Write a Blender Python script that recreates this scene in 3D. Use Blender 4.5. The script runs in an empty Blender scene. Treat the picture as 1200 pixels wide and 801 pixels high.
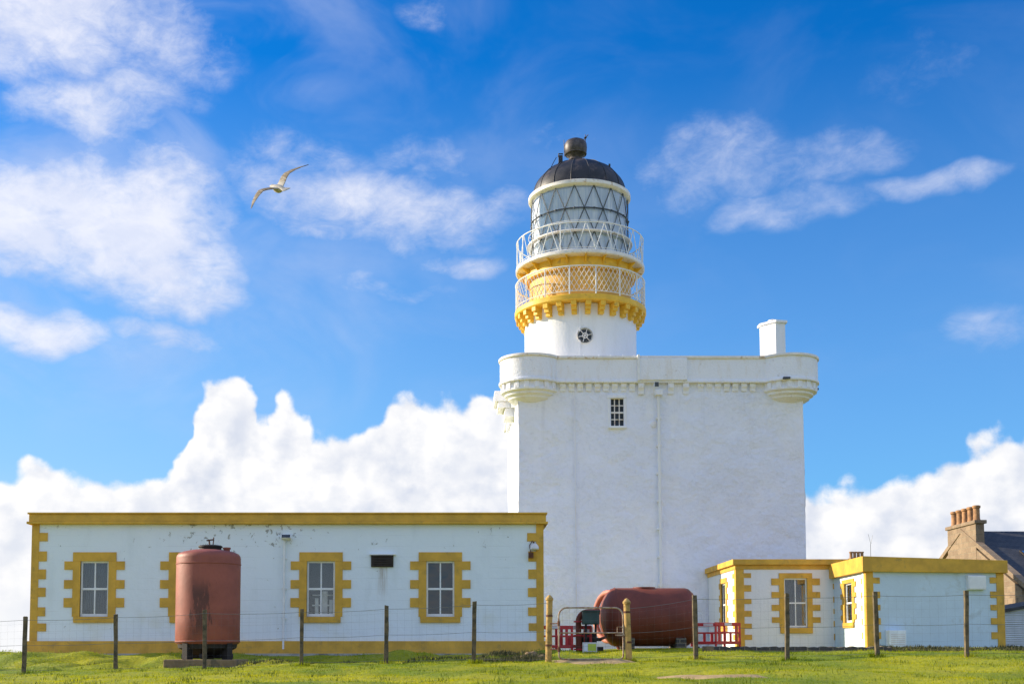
import bpy, bmesh, math, random
import numpy as np
from mathutils import Vector, Matrix, noise as mnoise
random.seed(7)
R = math.radians
PI = math.pi
S = bpy.context.scene
COL = S.collection

# ------------------------------------------------------------------ camera
EYE = 1.6
PITCH = R(4.0)
F = 1400.0                      # focal length in pixels of the 1200 px wide photograph
CX, CY = 540.0, 667.0           # where the optical axis meets the picture
cam = bpy.data.cameras.new("camera")
cam.sensor_width = 36
cam.lens = F / 1200 * 36
cam.shift_x = 60 / 1200
cam.shift_y = (667 - 400.5) / 1200
cam.clip_start = 0.1
cam.clip_end = 40000
co = bpy.data.objects.new("camera", cam)
co.location = (0, 0, EYE)
co.rotation_euler = (PI / 2 + PITCH, 0, 0)
COL.objects.link(co)
S.camera = co


def W(px, py, Y):
    """point of the place seen at a photograph pixel, at distance Y north of the camera"""
    v = (CY - py) / F
    z = Y * (math.sin(PITCH) + v * math.cos(PITCH)) / (math.cos(PITCH) - v * math.sin(PITCH))
    dep = Y * math.cos(PITCH) + z * math.sin(PITCH)
    return Vector(((px - CX) / F * dep, Y, z + EYE))


def ZZ(py, Y):
    return W(540, py, Y).z


# ------------------------------------------------------------------ light
SUN_EL, SUN_AZ = R(21.5), R(-72)          # azimuth from +Y, clockwise
to_sun = Vector((math.sin(SUN_AZ) * math.cos(SUN_EL), math.cos(SUN_AZ) * math.cos(SUN_EL), math.sin(SUN_EL)))
sl = bpy.data.lights.new("sun", 'SUN')
sl.energy = 5.0
sl.angle = R(0.5)
sl.color = (1.0, 0.86, 0.66)
so = bpy.data.objects.new("sun", sl)
so.rotation_euler = (-to_sun).to_track_quat('-Z', 'Y').to_euler()
COL.objects.link(so)
S.view_settings.view_transform = 'Standard'
S.view_settings.look = 'None'
S.view_settings.exposure = 0.7
S.view_settings.gamma = 1.0
S.view_settings.use_curve_mapping = False
S.cycles.max_bounces = 6
S.cycles.transparent_max_bounces = 12


# ------------------------------------------------------------------ node maths
class Sk:
    """a node socket with arithmetic"""
    nt = None

    def __init__(s, o): s.o = o

    @staticmethod
    def m(op, *a):
        n = Sk.nt.nodes.new('ShaderNodeMath'); n.operation = op
        for i, x in enumerate(a):
            if isinstance(x, Sk): Sk.nt.links.new(x.o, n.inputs[i])
            else: n.inputs[i].default_value = x
        return Sk(n.outputs[0])

    def __add__(s, b): return Sk.m('ADD', s, b)
    __radd__ = __add__
    def __sub__(s, b): return Sk.m('SUBTRACT', s, b)
    def __rsub__(s, b): return Sk.m('SUBTRACT', b, s)
    def __mul__(s, b): return Sk.m('MULTIPLY', s, b)
    __rmul__ = __mul__
    def __truediv__(s, b): return Sk.m('DIVIDE', s, b)
    def max(s, b): return Sk.m('MAXIMUM', s, b)
    def min(s, b): return Sk.m('MINIMUM', s, b)
    def pow(s, b): return Sk.m('POWER', s, b)
    def abs(s): return Sk.m('ABSOLUTE', s)

    def step(s, a, b, c=0.0, d=1.0, kind='SMOOTHSTEP'):
        n = Sk.nt.nodes.new('ShaderNodeMapRange'); n.interpolation_type = kind
        Sk.nt.links.new(s.o, n.inputs['Value'])
        for k, v in (('From Min', a), ('From Max', b), ('To Min', c), ('To Max', d)):
            if isinstance(v, Sk): Sk.nt.links.new(v.o, n.inputs[k])
            else: n.inputs[k].default_value = v
        return Sk(n.outputs[0])


def vmath(op, a, b=None, out=0):
    n = Sk.nt.nodes.new('ShaderNodeVectorMath'); n.operation = op
    for i, x in enumerate((a, b)):
        if x is None: continue
        if isinstance(x, Sk): Sk.nt.links.new(x.o, n.inputs[i])
        else: n.inputs[i].default_value = x
    return Sk(n.outputs[out])


def vec(x, y, z=0.0):
    n = Sk.nt.nodes.new('ShaderNodeCombineXYZ')
    for i, q in enumerate((x, y, z)):
        if isinstance(q, Sk): Sk.nt.links.new(q.o, n.inputs[i])
        else: n.inputs[i].default_value = q
    return Sk(n.outputs[0])


def noise(v, scale, detail=4, rough=0.55, dist=0.0, lac=2.0):
    n = Sk.nt.nodes.new('ShaderNodeTexNoise')
    Sk.nt.links.new(v.o, n.inputs['Vector'])
    n.inputs['Scale'].default_value = scale; n.inputs['Detail'].default_value = detail
    n.inputs['Roughness'].default_value = rough; n.inputs['Distortion'].default_value = dist
    n.inputs['Lacunarity'].default_value = lac
    return Sk(n.outputs['Fac'])


def voro(v, scale, feature='F1', smooth=None, out='Distance'):
    n = Sk.nt.nodes.new('ShaderNodeTexVoronoi'); n.feature = feature
    Sk.nt.links.new(v.o, n.inputs['Vector'])
    n.inputs['Scale'].default_value = scale
    if smooth is not None: n.inputs['Smoothness'].default_value = smooth
    return Sk(n.outputs[out])


def mixc(f, a, b):
    n = Sk.nt.nodes.new('ShaderNodeMix'); n.data_type = 'RGBA'
    for k, x in ((0, f), (6, a), (7, b)):
        if isinstance(x, Sk): Sk.nt.links.new(x.o, n.inputs[k])
        elif k == 0: n.inputs[k].default_value = x
        else: n.inputs[k].default_value = (*x, 1.0)
    return Sk(n.outputs[2])


# ------------------------------------------------------------------ sky
def build_sky():
    w = bpy.data.worlds.new("World"); S.world = w; w.use_nodes = True
    nt = w.node_tree; nt.nodes.clear(); Sk.nt = nt
    sky = nt.nodes.new('ShaderNodeTexSky'); sky.sky_type = 'NISHITA'; sky.sun_disc = False
    sky.sun_elevation = SUN_EL; sky.sun_rotation = SUN_AZ
    sky.air_density = 1.0; sky.dust_density = 0.35; sky.ozone_density = 2.5; sky.altitude = 20
    hs = nt.nodes.new('ShaderNodeHueSaturation')
    hs.inputs['Saturation'].default_value = 1.12; hs.inputs['Hue'].default_value = 0.5
    nt.links.new(sky.outputs[0], hs.inputs['Color'])
    skyc = vmath('MULTIPLY', Sk(hs.outputs[0]), (0.003, 0.066, 0.122))
    tc = nt.nodes.new('ShaderNodeTexCoord')
    sp = nt.nodes.new('ShaderNodeSeparateXYZ'); nt.links.new(tc.outputs['Generated'], sp.inputs[0])
    X, Y, Z = (Sk(sp.outputs[i]) for i in range(3))
    az = Sk.m('ARCTAN2', X, Y) * (180 / PI)
    el = Sk.m('ARCSINE', Z) * (180 / PI)

    def deg(px, py):
        p = W(px, py, 1.0); p.z -= EYE; p.normalize()
        return math.degrees(math.atan2(p.x, p.y)), math.degrees(math.asin(p.z))

    # --- fair weather cloud high up: soft, streaked
    P = vec(az, el)
    warp1 = noise(vec(az, el, 3.0), 0.16, 3, 0.5) - 0.5
    warp2 = noise(vec(az, el, 9.0), 0.16, 3, 0.5) - 0.5
    Pw = vec(az + warp1 * 6.5, el + warp2 * 4.5)
    blobs = [(40, 15, 220, 90, 1.25), (130, 120, 130, 60, 1.0), (215, 80, 80, 50, .75),
             (125, 262, 175, 100, 1.5), (30, 255, 140, 80, 1.45), (200, 330, 110, 55, 1.3), (40, 395, 95, 34, 1.3),
             (185, 395, 80, 22, .7),
             (430, 240, 190, 62, .95), (540, 232, 100, 30, .75), (370, 185, 90, 40, .55), (500, 175, 80, 35, .5),
             (530, 303, 70, 22, .8),
             (850, 190, 95, 60, .78), (1000, 165, 90, 40, .72), (900, 250, 70, 30, .85), (960, 235, 100, 34, .8), (1090, 207, 90, 24, .95),
             (930, 190, 120, 50, .62),
             (1170, 385, 80, 45, .55), (650, 160, 100, 24, .4), (500, 12, 60, 26, .45), (1080, 60, 120, 40, .3), (470, 335, 60, 16, .45)]
    dens = None
    for (px, py, rx, ry, st) in blobs:
        a0, e0 = deg(px, py)
        a1, _ = deg(px + rx, py); _, e1 = deg(px, py - ry)
        q = vmath('SUBTRACT', Pw, (a0, e0, 0))
        q = vmath('MULTIPLY', q, (1 / (a1 - a0), 1 / (e1 - e0), 0))
        d2 = vmath('DOT_PRODUCT', q, q, out=1)
        b = Sk.m('MULTIPLY_ADD', d2, -st * 0.8, st)
        dens = b if dens is None else dens.max(b)
    away = az.abs().step(30, 55)  # cloud outside the view, added to brighten the ambient fill
    dens = dens.max(away * 0.62 * el.step(5, 15))
    fb = noise(vec(az, el * 1.5, 0.0), 0.30, 8, 0.60, 0.35)
    fb2 = noise(vec(az, el * 1.9, 4.0), 1.1, 7, 0.66, 0.4)
    hi = (dens.max(0.0) * 1.0 + (fb - 0.5) * 1.5 + (fb2 - 0.5) * 0.4)
    wisp = noise(vec(az * 0.8 + el * 0.7, el * 1.5 - az * 0.5, 14.0), 0.75, 9, 0.66, 1.1)
    hi = hi + (wisp - 0.5) * 0.65
    hi_a = hi.step(0.0, 1.45) * dens.step(0.0, 0.5)
    veil = noise(vec(az, el * 1.6, 21.0), 0.12, 5, 0.55, 0.6).step(0.40, 0.75) * az.step(-26, 12, 0.55, 0.10)
    hi_a = hi_a.max(veil * el.step(8, 16))
    hi_a = (hi_a * az.step(0, 14, 1.0, 0.72)).max(hi_a * away)
    hi_v = hi.step(0.3, 1.6) * 0.7 + noise(vec(az, el * 1.5, 33.0), 0.35, 6, 0.6, 0.3).step(0.35, 0.65) * 0.4
    # --- cumulus banked along the horizon
    line = [(-60, 500), (0, 555), (60, 546), (100, 566), (150, 572), (195, 560), (222, 505), (240, 455), (262, 433), (288, 446), (312, 492),
            (330, 466), (352, 474), (372, 512), (402, 520), (432, 498), (455, 472), (478, 455), (500, 470), (530, 478), (552, 464), (580, 474),
            (605, 500), (660, 560), (760, 590), (860, 590), (945, 574), (1000, 574), (1040, 572), (1080, 552), (1120, 540), (1145, 516), (1170, 508), (1200, 520), (1260, 540)]
    fc = nt.nodes.new('ShaderNodeFloatCurve')
    A0, A1 = -60.0, 60.0
    cm = fc.mapping; cu = cm.curves[0]
    pts = [(0.0, 9 / 30)] + [((deg(px, py)[0] - A0) / (A1 - A0), deg(px, py)[1] / 30) for px, py in line] + [(1.0, 7 / 30)]
    cu.points[0].location = pts[0]; cu.points[1].location = pts[-1]
    for p in pts[1:-1]: cu.points.new(*p)
    cm.update()

    def cumulus(azs, els):
        l1 = voro(vec(azs, els, 0.0), 0.50, 'SMOOTH_F1', 0.4)
        l2 = voro(vec(azs, els, 2.0), 1.15, 'SMOOTH_F1', 0.5)
        l3 = noise(vec(azs, els, 5.0), 1.5, 8, 0.6)
        sh = azs + (noise(vec(azs, els, 8.0), 0.8, 2, 0.4) - 0.5) * 1.6
        Sk.m  # noqa
        n2 = nt.nodes.new('ShaderNodeFloatCurve')
        m2 = n2.mapping; c2 = m2.curves[0]
        c2.points[0].location = pts[0]; c2.points[1].location = pts[-1]
        for p in pts[1:-1]: c2.points.new(*p)
        m2.update()
        t = (sh - A0) / (A1 - A0)
        nt.links.new(t.o, n2.inputs['Value'])
        top = Sk(n2.outputs[0]) * 30
        bil = (0.55 - l1) * 1.5 + (0.5 - l2) * 0.8 + (l3 - 0.5) * 0.8
        return (top - els) + bil, bil
    nt.nodes.remove(fc)
    c0, b0 = cumulus(az, el)
    _, b1 = cumulus(az - 0.45, el + 0.45)
    cu_a = c0.step(-0.12, 0.55)
    # lumps facing the sun are brighter; their own scattered light, the far side greyer
    rel = (b0 - b1).step(-0.65, 0.45)
    soft = noise(vec(az, el * 1.2, 11.0), 0.5, 5, 0.55).step(0.32, 0.68)
    deep = c0.step(0.4, 5.0)
    left = az.step(-4, 12, 1.0, 0.0)
    v = (0.16 + 0.34 * rel + 0.44 * soft + 0.20 * (1 - deep) + left * 0.10).min(1.0)
    cu_c = mixc(v, (0.32, 0.37, 0.48), (0.64, 0.635, 0.635))
    hi_c = mixc((hi_v * 0.85 + 0.10 * left).min(1.0), (0.31, 0.37, 0.54), (0.60, 0.60, 0.64))
    # pale air low down and toward the sun
    lowair = el.step(4, 27, 0.92, 0.0, 'LINEAR') * az.step(-30, 18, 1.0, 0.50)
    base = mixc(lowair, skyc, (0.27, 0.42, 0.56))
    c = mixc(hi_a * 0.88, base, hi_c)
    c = mixc(away * hi_a * 0.8, c, (0.50, 0.62, 0.92))  # extra bright blue on the unseen cloud, for more fill
    c = mixc(cu_a, c, cu_c)
    glow = el.step(-1, 9, 0.9, 0.0) * az.step(-27, -6, 1.0, 0.0)
    c = mixc(glow, c, (0.62, 0.62, 0.62))
    bg = nt.nodes.new('ShaderNodeBackground'); nt.links.new(c.o, bg.inputs[0]); bg.inputs[1].default_value = 1.0
    out = nt.nodes.new('ShaderNodeOutputWorld'); nt.links.new(bg.outputs[0], out.inputs[0])
    w.cycles.sampling_method = 'MANUAL'; w.cycles.sample_map_resolution = 512


build_sky()


# ------------------------------------------------------------------ materials
def begin(name):
    m = bpy.data.materials.new(name); m.use_nodes = True
    nt = m.node_tree; Sk.nt = nt
    b = nt.nodes['Principled BSDF']
    g = nt.nodes.new('ShaderNodeNewGeometry')
    return m, nt, b, Sk(g.outputs['Position'])


def lnk(x, sock):
    if isinstance(x, Sk): Sk.nt.links.new(x.o, sock)
    else: sock.default_value = x if not isinstance(x, tuple) else (*x, 1.0)


def bump(b, h, dist, strength=1.0):
    n = Sk.nt.nodes.new('ShaderNodeBump'); Sk.nt.links.new(h.o, n.inputs['Height'])
    n.inputs['Distance'].default_value = dist; n.inputs['Strength'].default_value = strength
    Sk.nt.links.new(n.outputs[0], b.inputs['Normal'])


def mat(name, c, rough=0.6, var=0.15, scale=3.0, bmp=0.004, bscale=25.0, metal=0.0, dirt=None, dirt_amt=0.0, dscale=1.5, spec=0.4):
    m, nt, b, P = begin(name)
    n1 = noise(P, scale, 6, 0.6)
    lo = tuple(x * (1 - var) for x in c); hi_ = tuple(min(1, x * (1 + var)) for x in c)
    col = mixc(n1.step(0.3, 0.7), lo, hi_)
    if dirt:
        d = noise(P, dscale, 8, 0.68, 0.3).step(0.62 - dirt_amt * 0.3, 0.74 - dirt_amt * 0.2)
        col = mixc(d * 0.8, col, dirt)
    lnk(col, b.inputs['Base Color'])
    lnk(n1.step(0, 1, rough - 0.1, rough + 0.1), b.inputs['Roughness'])
    b.inputs['Metallic'].default_value = metal
    b.inputs['Specular IOR Level'].default_value = spec
    if bmp: bump(b, noise(P, bscale, 5, 0.6), bmp)
    return m


M = {}


def white_harl():
    m, nt, b, P = begin('white_harling')
    Pst = vmath('MULTIPLY', P, (1.0, 1.0, 0.35))
    n1 = noise(P, 0.35, 5, 0.6); n2 = noise(Pst, 1.6, 7, 0.65); n3 = noise(P, 6.5, 6, 0.68)
    col = mixc(n1.step(0.35, 0.65), (0.82, 0.845, 0.95), (0.86, 0.88, 0.97))  # white with a little of the shade's lavender tinted in
    col = mixc(n2.step(0.52, 0.85) * 0.25, col, (0.66, 0.68, 0.74))
    pit_shade = n3.step(0.50, 0.70) * 0.24  # relief shade of the harling painted as random darker mottling
    col = mixc(pit_shade, col, (0.55, 0.58, 0.70))
    warm = noise(vmath('MULTIPLY', P, (1.5, 1.5, 0.25)), 0.9, 6, 0.65).step(0.60, 0.80)
    col = mixc(warm * 0.05, col, (0.72, 0.64, 0.52))
    sp = nt.nodes.new('ShaderNodeSeparateXYZ'); nt.links.new(P.o, sp.inputs[0])
    st = noise(vmath('MULTIPLY', P, (2.6, 2.6, 0.10)), 1.0, 5, 0.6).step(0.52, 0.72) * Sk(sp.outputs[2]).step(8.5, 12.8, 0.15, 1.0)
    col = mixc(st * 0.42, col, (0.64, 0.65, 0.71))
    rep_ = noise(P, 0.22, 3, 0.5, 0.6).step(0.56, 0.585)
    col = mixc(rep_ * 0.35, col, (0.92, 0.92, 0.95))
    low_mottle = noise(P, 0.9, 5, 0.6).step(0.4, 0.7) * Sk(sp.outputs[2]).step(1.8, 5.5, 1.0, 0.0)  # patchy grey tone, stronger toward the foot of the wall
    col = mixc(low_mottle * 0.30, col, (0.55, 0.58, 0.60))
    lnk(col, b.inputs['Base Color']); b.inputs['Roughness'].default_value = 0.85
    h = noise(P, 7, 6, 0.6) * 0.6 + noise(P, 26, 3, 0.6) * 0.4 + voro(P, 5.5) * 0.35
    bump(b, h * noise(P, 0.6, 4, 0.6).step(0.3, 0.7, 0.5, 1.3), 0.055)
    return m


def white_smooth():
    m, nt, b, P = begin('white_masonry_paint')
    n2 = noise(vmath('MULTIPLY', P, (1.0, 1.0, 0.2)), 2.2, 7, 0.65)
    col = mixc(n2.step(0.45, 0.8) * 0.5, (0.82, 0.82, 0.82), (0.66, 0.64, 0.60))
    lnk(col, b.inputs['Base Color']); b.inputs['Roughness'].default_value = 0.6
    bump(b, noise(P, 9, 5, 0.6), 0.012)
    return m


def parapet_paint():
    m, nt, b, P = begin('weathered_white_stone_paint')
    n2 = noise(vmath('MULTIPLY', P, (1.0, 1.0, 0.3)), 2.5, 8, 0.7)
    col = mixc(n2.step(0.48, 0.72) * 0.75, (0.83, 0.84, 0.89), (0.74, 0.69, 0.64))
    n3 = noise(P, 6, 6, 0.65)
    col = mixc(n3.step(0.6, 0.75) * 0.6, col, (0.40, 0.36, 0.33))
    lnk(col, b.inputs['Base Color']); b.inputs['Roughness'].default_value = 0.8
    bump(b, noise(P, 12, 5, 0.6), 0.02)
    return m


def peeling_white():
    m, nt, b, P = begin('peeling_white_paint')
    sp = nt.nodes.new('ShaderNodeSeparateXYZ'); nt.links.new(P.o, sp.inputs[0])
    X, Z = Sk(sp.outputs[0]), Sk(sp.outputs[2])
    big = noise(P, 0.45, 3, 0.5); n = noise(P, 5.0, 8, 0.72, 0.5)
    high = Z.step(3.6, 5.3)
    mid = X.step(-9.5, -7) * X.step(-3.5, -5, 0.0, 1.0)
    patch = (n + big * 0.22 + high * 0.05 + high * mid * 0.07)
    pm = patch.step(0.79, 0.815)
    stain = noise(vmath('MULTIPLY', P, (1.0, 1.0, 0.22)), 2.6, 6, 0.6).step(0.5, 0.8)
    course = Sk.m('FRACT', Z / 0.31)
    joint = (course.step(0.0, 0.04, 1.0, 0.0) + course.step(0.96, 1.0)).min(1.0) * noise(P, 1.1, 3, 0.5).step(0.4, 0.7)
    col = mixc(stain * 0.35, (0.80, 0.86, 0.90), (0.62, 0.68, 0.70))
    yel = (noise(P, 1.0, 5, 0.6).step(0.5, 0.75)) * Z.step(2.2, 3.4, 1.0, 0.0)
    col = mixc(yel * 0.35, col, (0.62, 0.58, 0.36))
    col = mixc(joint * 0.25, col, (0.45, 0.46, 0.46))
    col = mixc(pm * 0.85, col, (0.30, 0.29, 0.25))
    small = noise(P, 14, 6, 0.7).step(0.70, 0.73) * 0.6
    col = mixc(small, col, (0.38, 0.37, 0.33))
    # rust run below the louvre
    vx = W(448, 665, 34).x; vz = W(448, 665, 34).z
    run = (X - vx).abs().step(0.02, 0.22, 1.0, 0.0) * Z.step(vz - 1.3, vz, 0.0, 1.0) * Z.step(vz, vz + 0.05, 1.0, 0.0)
    run = run * noise(vmath('MULTIPLY', P, (14.0, 1.0, 0.8)), 1.5, 5, 0.6).step(0.35, 0.65)
    col = mixc(run * 0.75, col, (0.34, 0.24, 0.14))
    lnk(col, b.inputs['Base Color']); b.inputs['Roughness'].default_value = 0.75
    bump(b, noise(P, 6, 6, 0.6) + pm * -0.3 + joint * -0.3, 0.012)
    return m


def tank_paint(name, base, dark, amt, stain=False):
    m, nt, b, P = begin(name)
    tc = nt.nodes.new('ShaderNodeTexCoord'); O = Sk(tc.outputs['Object'])
    n1 = noise(O, 1.6, 6, 0.6); n2 = noise(vmath('MULTIPLY', O, (3, 3, 0.6)), 1.4, 8, 0.7, 0.4)
    n3 = noise(O, 9, 8, 0.7)
    col = mixc(n1.step(0.3, 0.7), tuple(x * 0.82 for x in base), tuple(min(1, x * 1.12) for x in base))
    col = mixc(n2.step(0.58, 0.78) * amt, col, dark)
    col = mixc(n3.step(0.62, 0.72) * amt * 0.7, col, tuple(x * 0.8 for x in dark))
    if stain:
        sp = nt.nodes.new('ShaderNodeSeparateXYZ'); nt.links.new(O.o, sp.inputs[0])
        ang_ = Sk.m('ARCTAN2', Sk(sp.outputs[0]) + 0.02, Sk(sp.outputs[1]) * -1.0)
        run = noise(vec(ang_ * 3.0, Sk(sp.outputs[2]) * 0.7), 2.2, 7, 0.7)
        zz = Sk(sp.outputs[2])
        msk = (run + ang_.abs().step(0.0, 0.75, 0.17, -0.28)) .step(0.52, 0.62) * zz.step(0.4, 0.9) * zz.step(1.55, 2.1, 1.0, 0.0)
        col = mixc(msk * 0.75, col, (0.065, 0.03, 0.024))
    lnk(col, b.inputs['Base Color']); b.inputs['Roughness'].default_value = 0.55
    b.inputs['Specular IOR Level'].default_value = 0.35
    bump(b, n3, 0.006)
    return m


def grass_mat(name, blade):
    m, nt, b, P = begin(name)
    n1 = noise(P, 0.35, 5, 0.6); n2 = noise(P, 1.7, 6, 0.65); n3 = noise(P, 9, 4, 0.6)
    col = mixc(n1.step(0.35, 0.65), (0.17, 0.25, 0.004), (0.46, 0.44, 0.006))
    col = mixc(n2.step(0.45, 0.75) * 0.6, col, (0.42, 0.37, 0.025))
    col = mixc(n3.step(0.45, 0.75) * 0.65, col, (0.10, 0.15, 0.01))
    if not blade:
        col = mixc(0.2, col, (0.16, 0.16, 0.02))
        n5 = noise(P, 2.3, 7, 0.7)
        col = mixc(n5.step(0.66, 0.76) * 0.8, col, (0.13, 0.09, 0.045))
    lnk(col, b.inputs['Base Color']); b.inputs['Roughness'].default_value = 0.7
    b.inputs['Specular IOR Level'].default_value = 0.2
    if blade:
        t = nt.nodes.new('ShaderNodeBsdfTranslucent'); nt.links.new(col.o, t.inputs[0])
        mx = nt.nodes.new('ShaderNodeMixShader'); mx.inputs[0].default_value = 0.55
        nt.links.new(b.outputs[0], mx.inputs[1]); nt.links.new(t.outputs[0], mx.inputs[2])
        nt.links.new(mx.outputs[0], nt.nodes['Material Output'].inputs[0])
    else:
        bump(b, noise(P, 14, 5, 0.7), 0.05)
    return m


def stone_mat(name, c1, c2, bw=0.55, bh=0.28, axis='xz'):
    m, nt, b, P = begin(name)
    sp = nt.nodes.new('ShaderNodeSeparateXYZ'); nt.links.new(P.o, sp.inputs[0])
    X, Y, Z = (Sk(sp.outputs[i]) for i in range(3))
    br = nt.nodes.new('ShaderNodeTexBrick')
    v = vec(X + Y, Z, 0.0)
    nt.links.new(v.o, br.inputs['Vector'])
    br.inputs['Scale'].default_value = 1.0; br.inputs['Brick Width'].default_value = bw; br.inputs['Row Height'].default_value = bh
    br.inputs['Mortar Size'].default_value = 0.018; br.inputs['Mortar Smooth'].default_value = 0.4
    br.inputs['Color1'].default_value = (*c1, 1); br.inputs['Color2'].default_value = (*c2, 1)
    br.inputs['Mortar'].default_value = (0.30, 0.24, 0.16, 1)
    col = mixc(noise(P, 3, 7, 0.7).step(0.4, 0.75) * 0.6, Sk(br.outputs[0]), (0.16, 0.11, 0.07))
    lnk(col, b.inputs['Base Color']); b.inputs['Roughness'].default_value = 0.9
    bump(b, noise(P, 8, 5, 0.6) * 0.5 + Sk(br.outputs[1]) * -0.5, 0.03)
    return m


def slate_mat():
    m, nt, b, P = begin('slate')
    sp = nt.nodes.new('ShaderNodeSeparateXYZ'); nt.links.new(P.o, sp.inputs[0])
    br = nt.nodes.new('ShaderNodeTexBrick'); v = vec(Sk(sp.outputs[0]), Sk(sp.outputs[2]) * 2.3, 0.0)
    nt.links.new(v.o, br.inputs['Vector'])
    br.inputs['Scale'].default_value = 1.0; br.inputs['Brick Width'].default_value = 0.3; br.inputs['Row Height'].default_value = 0.22
    br.inputs['Mortar Size'].default_value = 0.012
    br.inputs['Color1'].default_value = (0.035, 0.037, 0.042, 1); br.inputs['Color2'].default_value = (0.06, 0.06, 0.062, 1)
    br.inputs['Mortar'].default_value = (0.012, 0.012, 0.014, 1)
    lnk(Sk(br.outputs[0]), b.inputs['Base Color']); b.inputs['Roughness'].default_value = 0.6
    bump(b, Sk(br.outputs[1]) * -1.0, 0.01)
    return m


def glass_mat(name, c=(0.02, 0.03, 0.04), rough=0.06, spec=1.0):
    m, nt, b, P = begin(name)
    lnk(c, b.inputs['Base Color']); b.inputs['Roughness'].default_value = rough
    b.inputs['Specular IOR Level'].default_value = spec; b.inputs['IOR'].default_value = 1.6
    n = noise(P, 2.2, 2, 0.5); bump(b, n, 0.01)
    return m


def clear_glass(name, tint=(0.98, 0.99, 0.99), mirror=0.25):
    m, nt, b, P = begin(name)
    nt.nodes.remove(b)
    t = nt.nodes.new('ShaderNodeBsdfTransparent'); t.inputs[0].default_value = (*tint, 1)
    g = nt.nodes.new('ShaderNodeBsdfGlossy'); g.inputs['Roughness'].default_value = 0.04; g.inputs[0].default_value = (0.9, 0.95, 1, 1)
    fr = nt.nodes.new('ShaderNodeFresnel'); fr.inputs[0].default_value = 1.5
    f = (Sk(fr.outputs[0]) + mirror).min(1.0)
    mx = nt.nodes.new('ShaderNodeMixShader'); nt.links.new(f.o, mx.inputs[0])
    nt.links.new(t.outputs[0], mx.inputs[1]); nt.links.new(g.outputs[0], mx.inputs[2])
    nt.links.new(mx.outputs[0], nt.nodes['Material Output'].inputs[0])
    return m


def lens_mat():
    m, nt, b, P = begin('white_lantern_blind')
    sp = nt.nodes.new('ShaderNodeSeparateXYZ'); nt.links.new(P.o, sp.inputs[0])
    n = noise(vmath('MULTIPLY', P, (5.0, 5.0, 0.35)), 1.3, 4, 0.6)
    fold = noise(vmath('MULTIPLY', P, (16.0, 16.0, 0.2)), 1.0, 2, 0.5)
    col = mixc(n.step(0.35, 0.65), (0.66, 0.72, 0.80), (0.92, 0.92, 0.93))
    col = mixc(fold.step(0.5, 0.62) * 0.35, col, (0.50, 0.58, 0.68))
    lnk(col, b.inputs['Base Color']); b.inputs['Roughness'].default_value = 0.7
    return m


def sea_mat():
    m, nt, b, P = begin('sea_water')
    lnk((0.03, 0.08, 0.11), b.inputs['Base Color']); b.inputs['Roughness'].default_value = 0.25
    bump(b, noise(P, 0.4, 4, 0.6), 0.4)
    return m


def gull_mat():
    m, nt, b, P = begin('gull_feathers')
    tc = nt.nodes.new('ShaderNodeTexCoord'); sp = nt.nodes.new('ShaderNodeSeparateXYZ')
    nt.links.new(tc.outputs['Object'], sp.inputs[0])
    s, f = Sk(sp.outputs[0]), Sk(sp.outputs[1])      # along the wings, along the body
    O = Sk(tc.outputs['Object'])
    streak = noise(vmath('MULTIPLY', O, (40, 6, 6)), 1.0, 4, 0.6)
    wing = s.abs().step(0.08, 0.16)
    col = mixc(wing * streak.step(0.2, 0.55) * 0.9, (0.52, 0.48, 0.40), (0.17, 0.115, 0.045))
    col = mixc(s.abs().step(0.56, 0.62), col, (0.05, 0.05, 0.055))
    lnk(col, b.inputs['Base Color']); b.inputs['Roughness'].default_value = 0.7
    t = nt.nodes.new('ShaderNodeBsdfTranslucent'); nt.links.new(col.o, t.inputs[0])
    mx = nt.nodes.new('ShaderNodeMixShader'); mx.inputs[0].default_value = 0.2
    nt.links.new(b.outputs[0], mx.inputs[1]); nt.links.new(t.outputs[0], mx.inputs[2])
    nt.links.new(mx.outputs[0], nt.nodes['Material Output'].inputs[0])
    return m


M['harl'] = white_harl()
M['bluewhite'] = mat('blue_tinted_white_paint', (0.60, 0.72, 0.80), 0.6, 0.05, 1.2, 0.006, 14, dirt=(0.50, 0.58, 0.60), dirt_amt=0.3, dscale=1.2)  # white wall paint with the blue of its shaded front mixed in
M['white'] = white_smooth()
M['parapet'] = parapet_paint()
M['peel'] = peeling_white()
M['ochre'] = mat('ochre_masonry_paint', (0.66, 0.375, 0.048), 0.65, 0.16, 2.0, 0.006, 18, dirt=(0.38, 0.24, 0.06), dirt_amt=0.2, dscale=2.5)
M['yellow'] = mat('yellow_gallery_paint', (0.82, 0.49, 0.045), 0.55, 0.12, 2.5, 0.003, 18, dirt=(0.42, 0.25, 0.06), dirt_amt=0.2, dscale=2.5)
M['buff'] = mat('buff_gallery_paint', (0.74, 0.43, 0.09), 0.6, 0.12, 1.5, 0.003, 12)
M['cream'] = mat('cream_metal_paint', (0.80, 0.76, 0.72), 0.5, 0.1, 3, 0.002, 20, dirt=(0.45, 0.30, 0.16), dirt_amt=0.3, dscale=3)
M['trimwhite'] = mat('white_gloss_paint', (0.80, 0.80, 0.79), 0.4, 0.06, 4, 0.001, 30)
M['dome'] = mat('black_dome_paint', (0.022, 0.022, 0.026), 0.5, 0.35, 2.5, 0.004, 14, dirt=(0.11, 0.08, 0.07), dirt_amt=0.3, dscale=2)
M['vent'] = mat('weathered_copper_brown', (0.085, 0.072, 0.070), 0.5, 0.5, 4, 0.004, 20, metal=0.2)
M['astragal'] = mat('dark_grey_iron', (0.05, 0.06, 0.075), 0.45, 0.2, 5, 0.001, 20)
M['lens'] = lens_mat()
M['glass'] = glass_mat('window_glass', (0.012, 0.022, 0.035), 0.05, 0.6)
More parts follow.
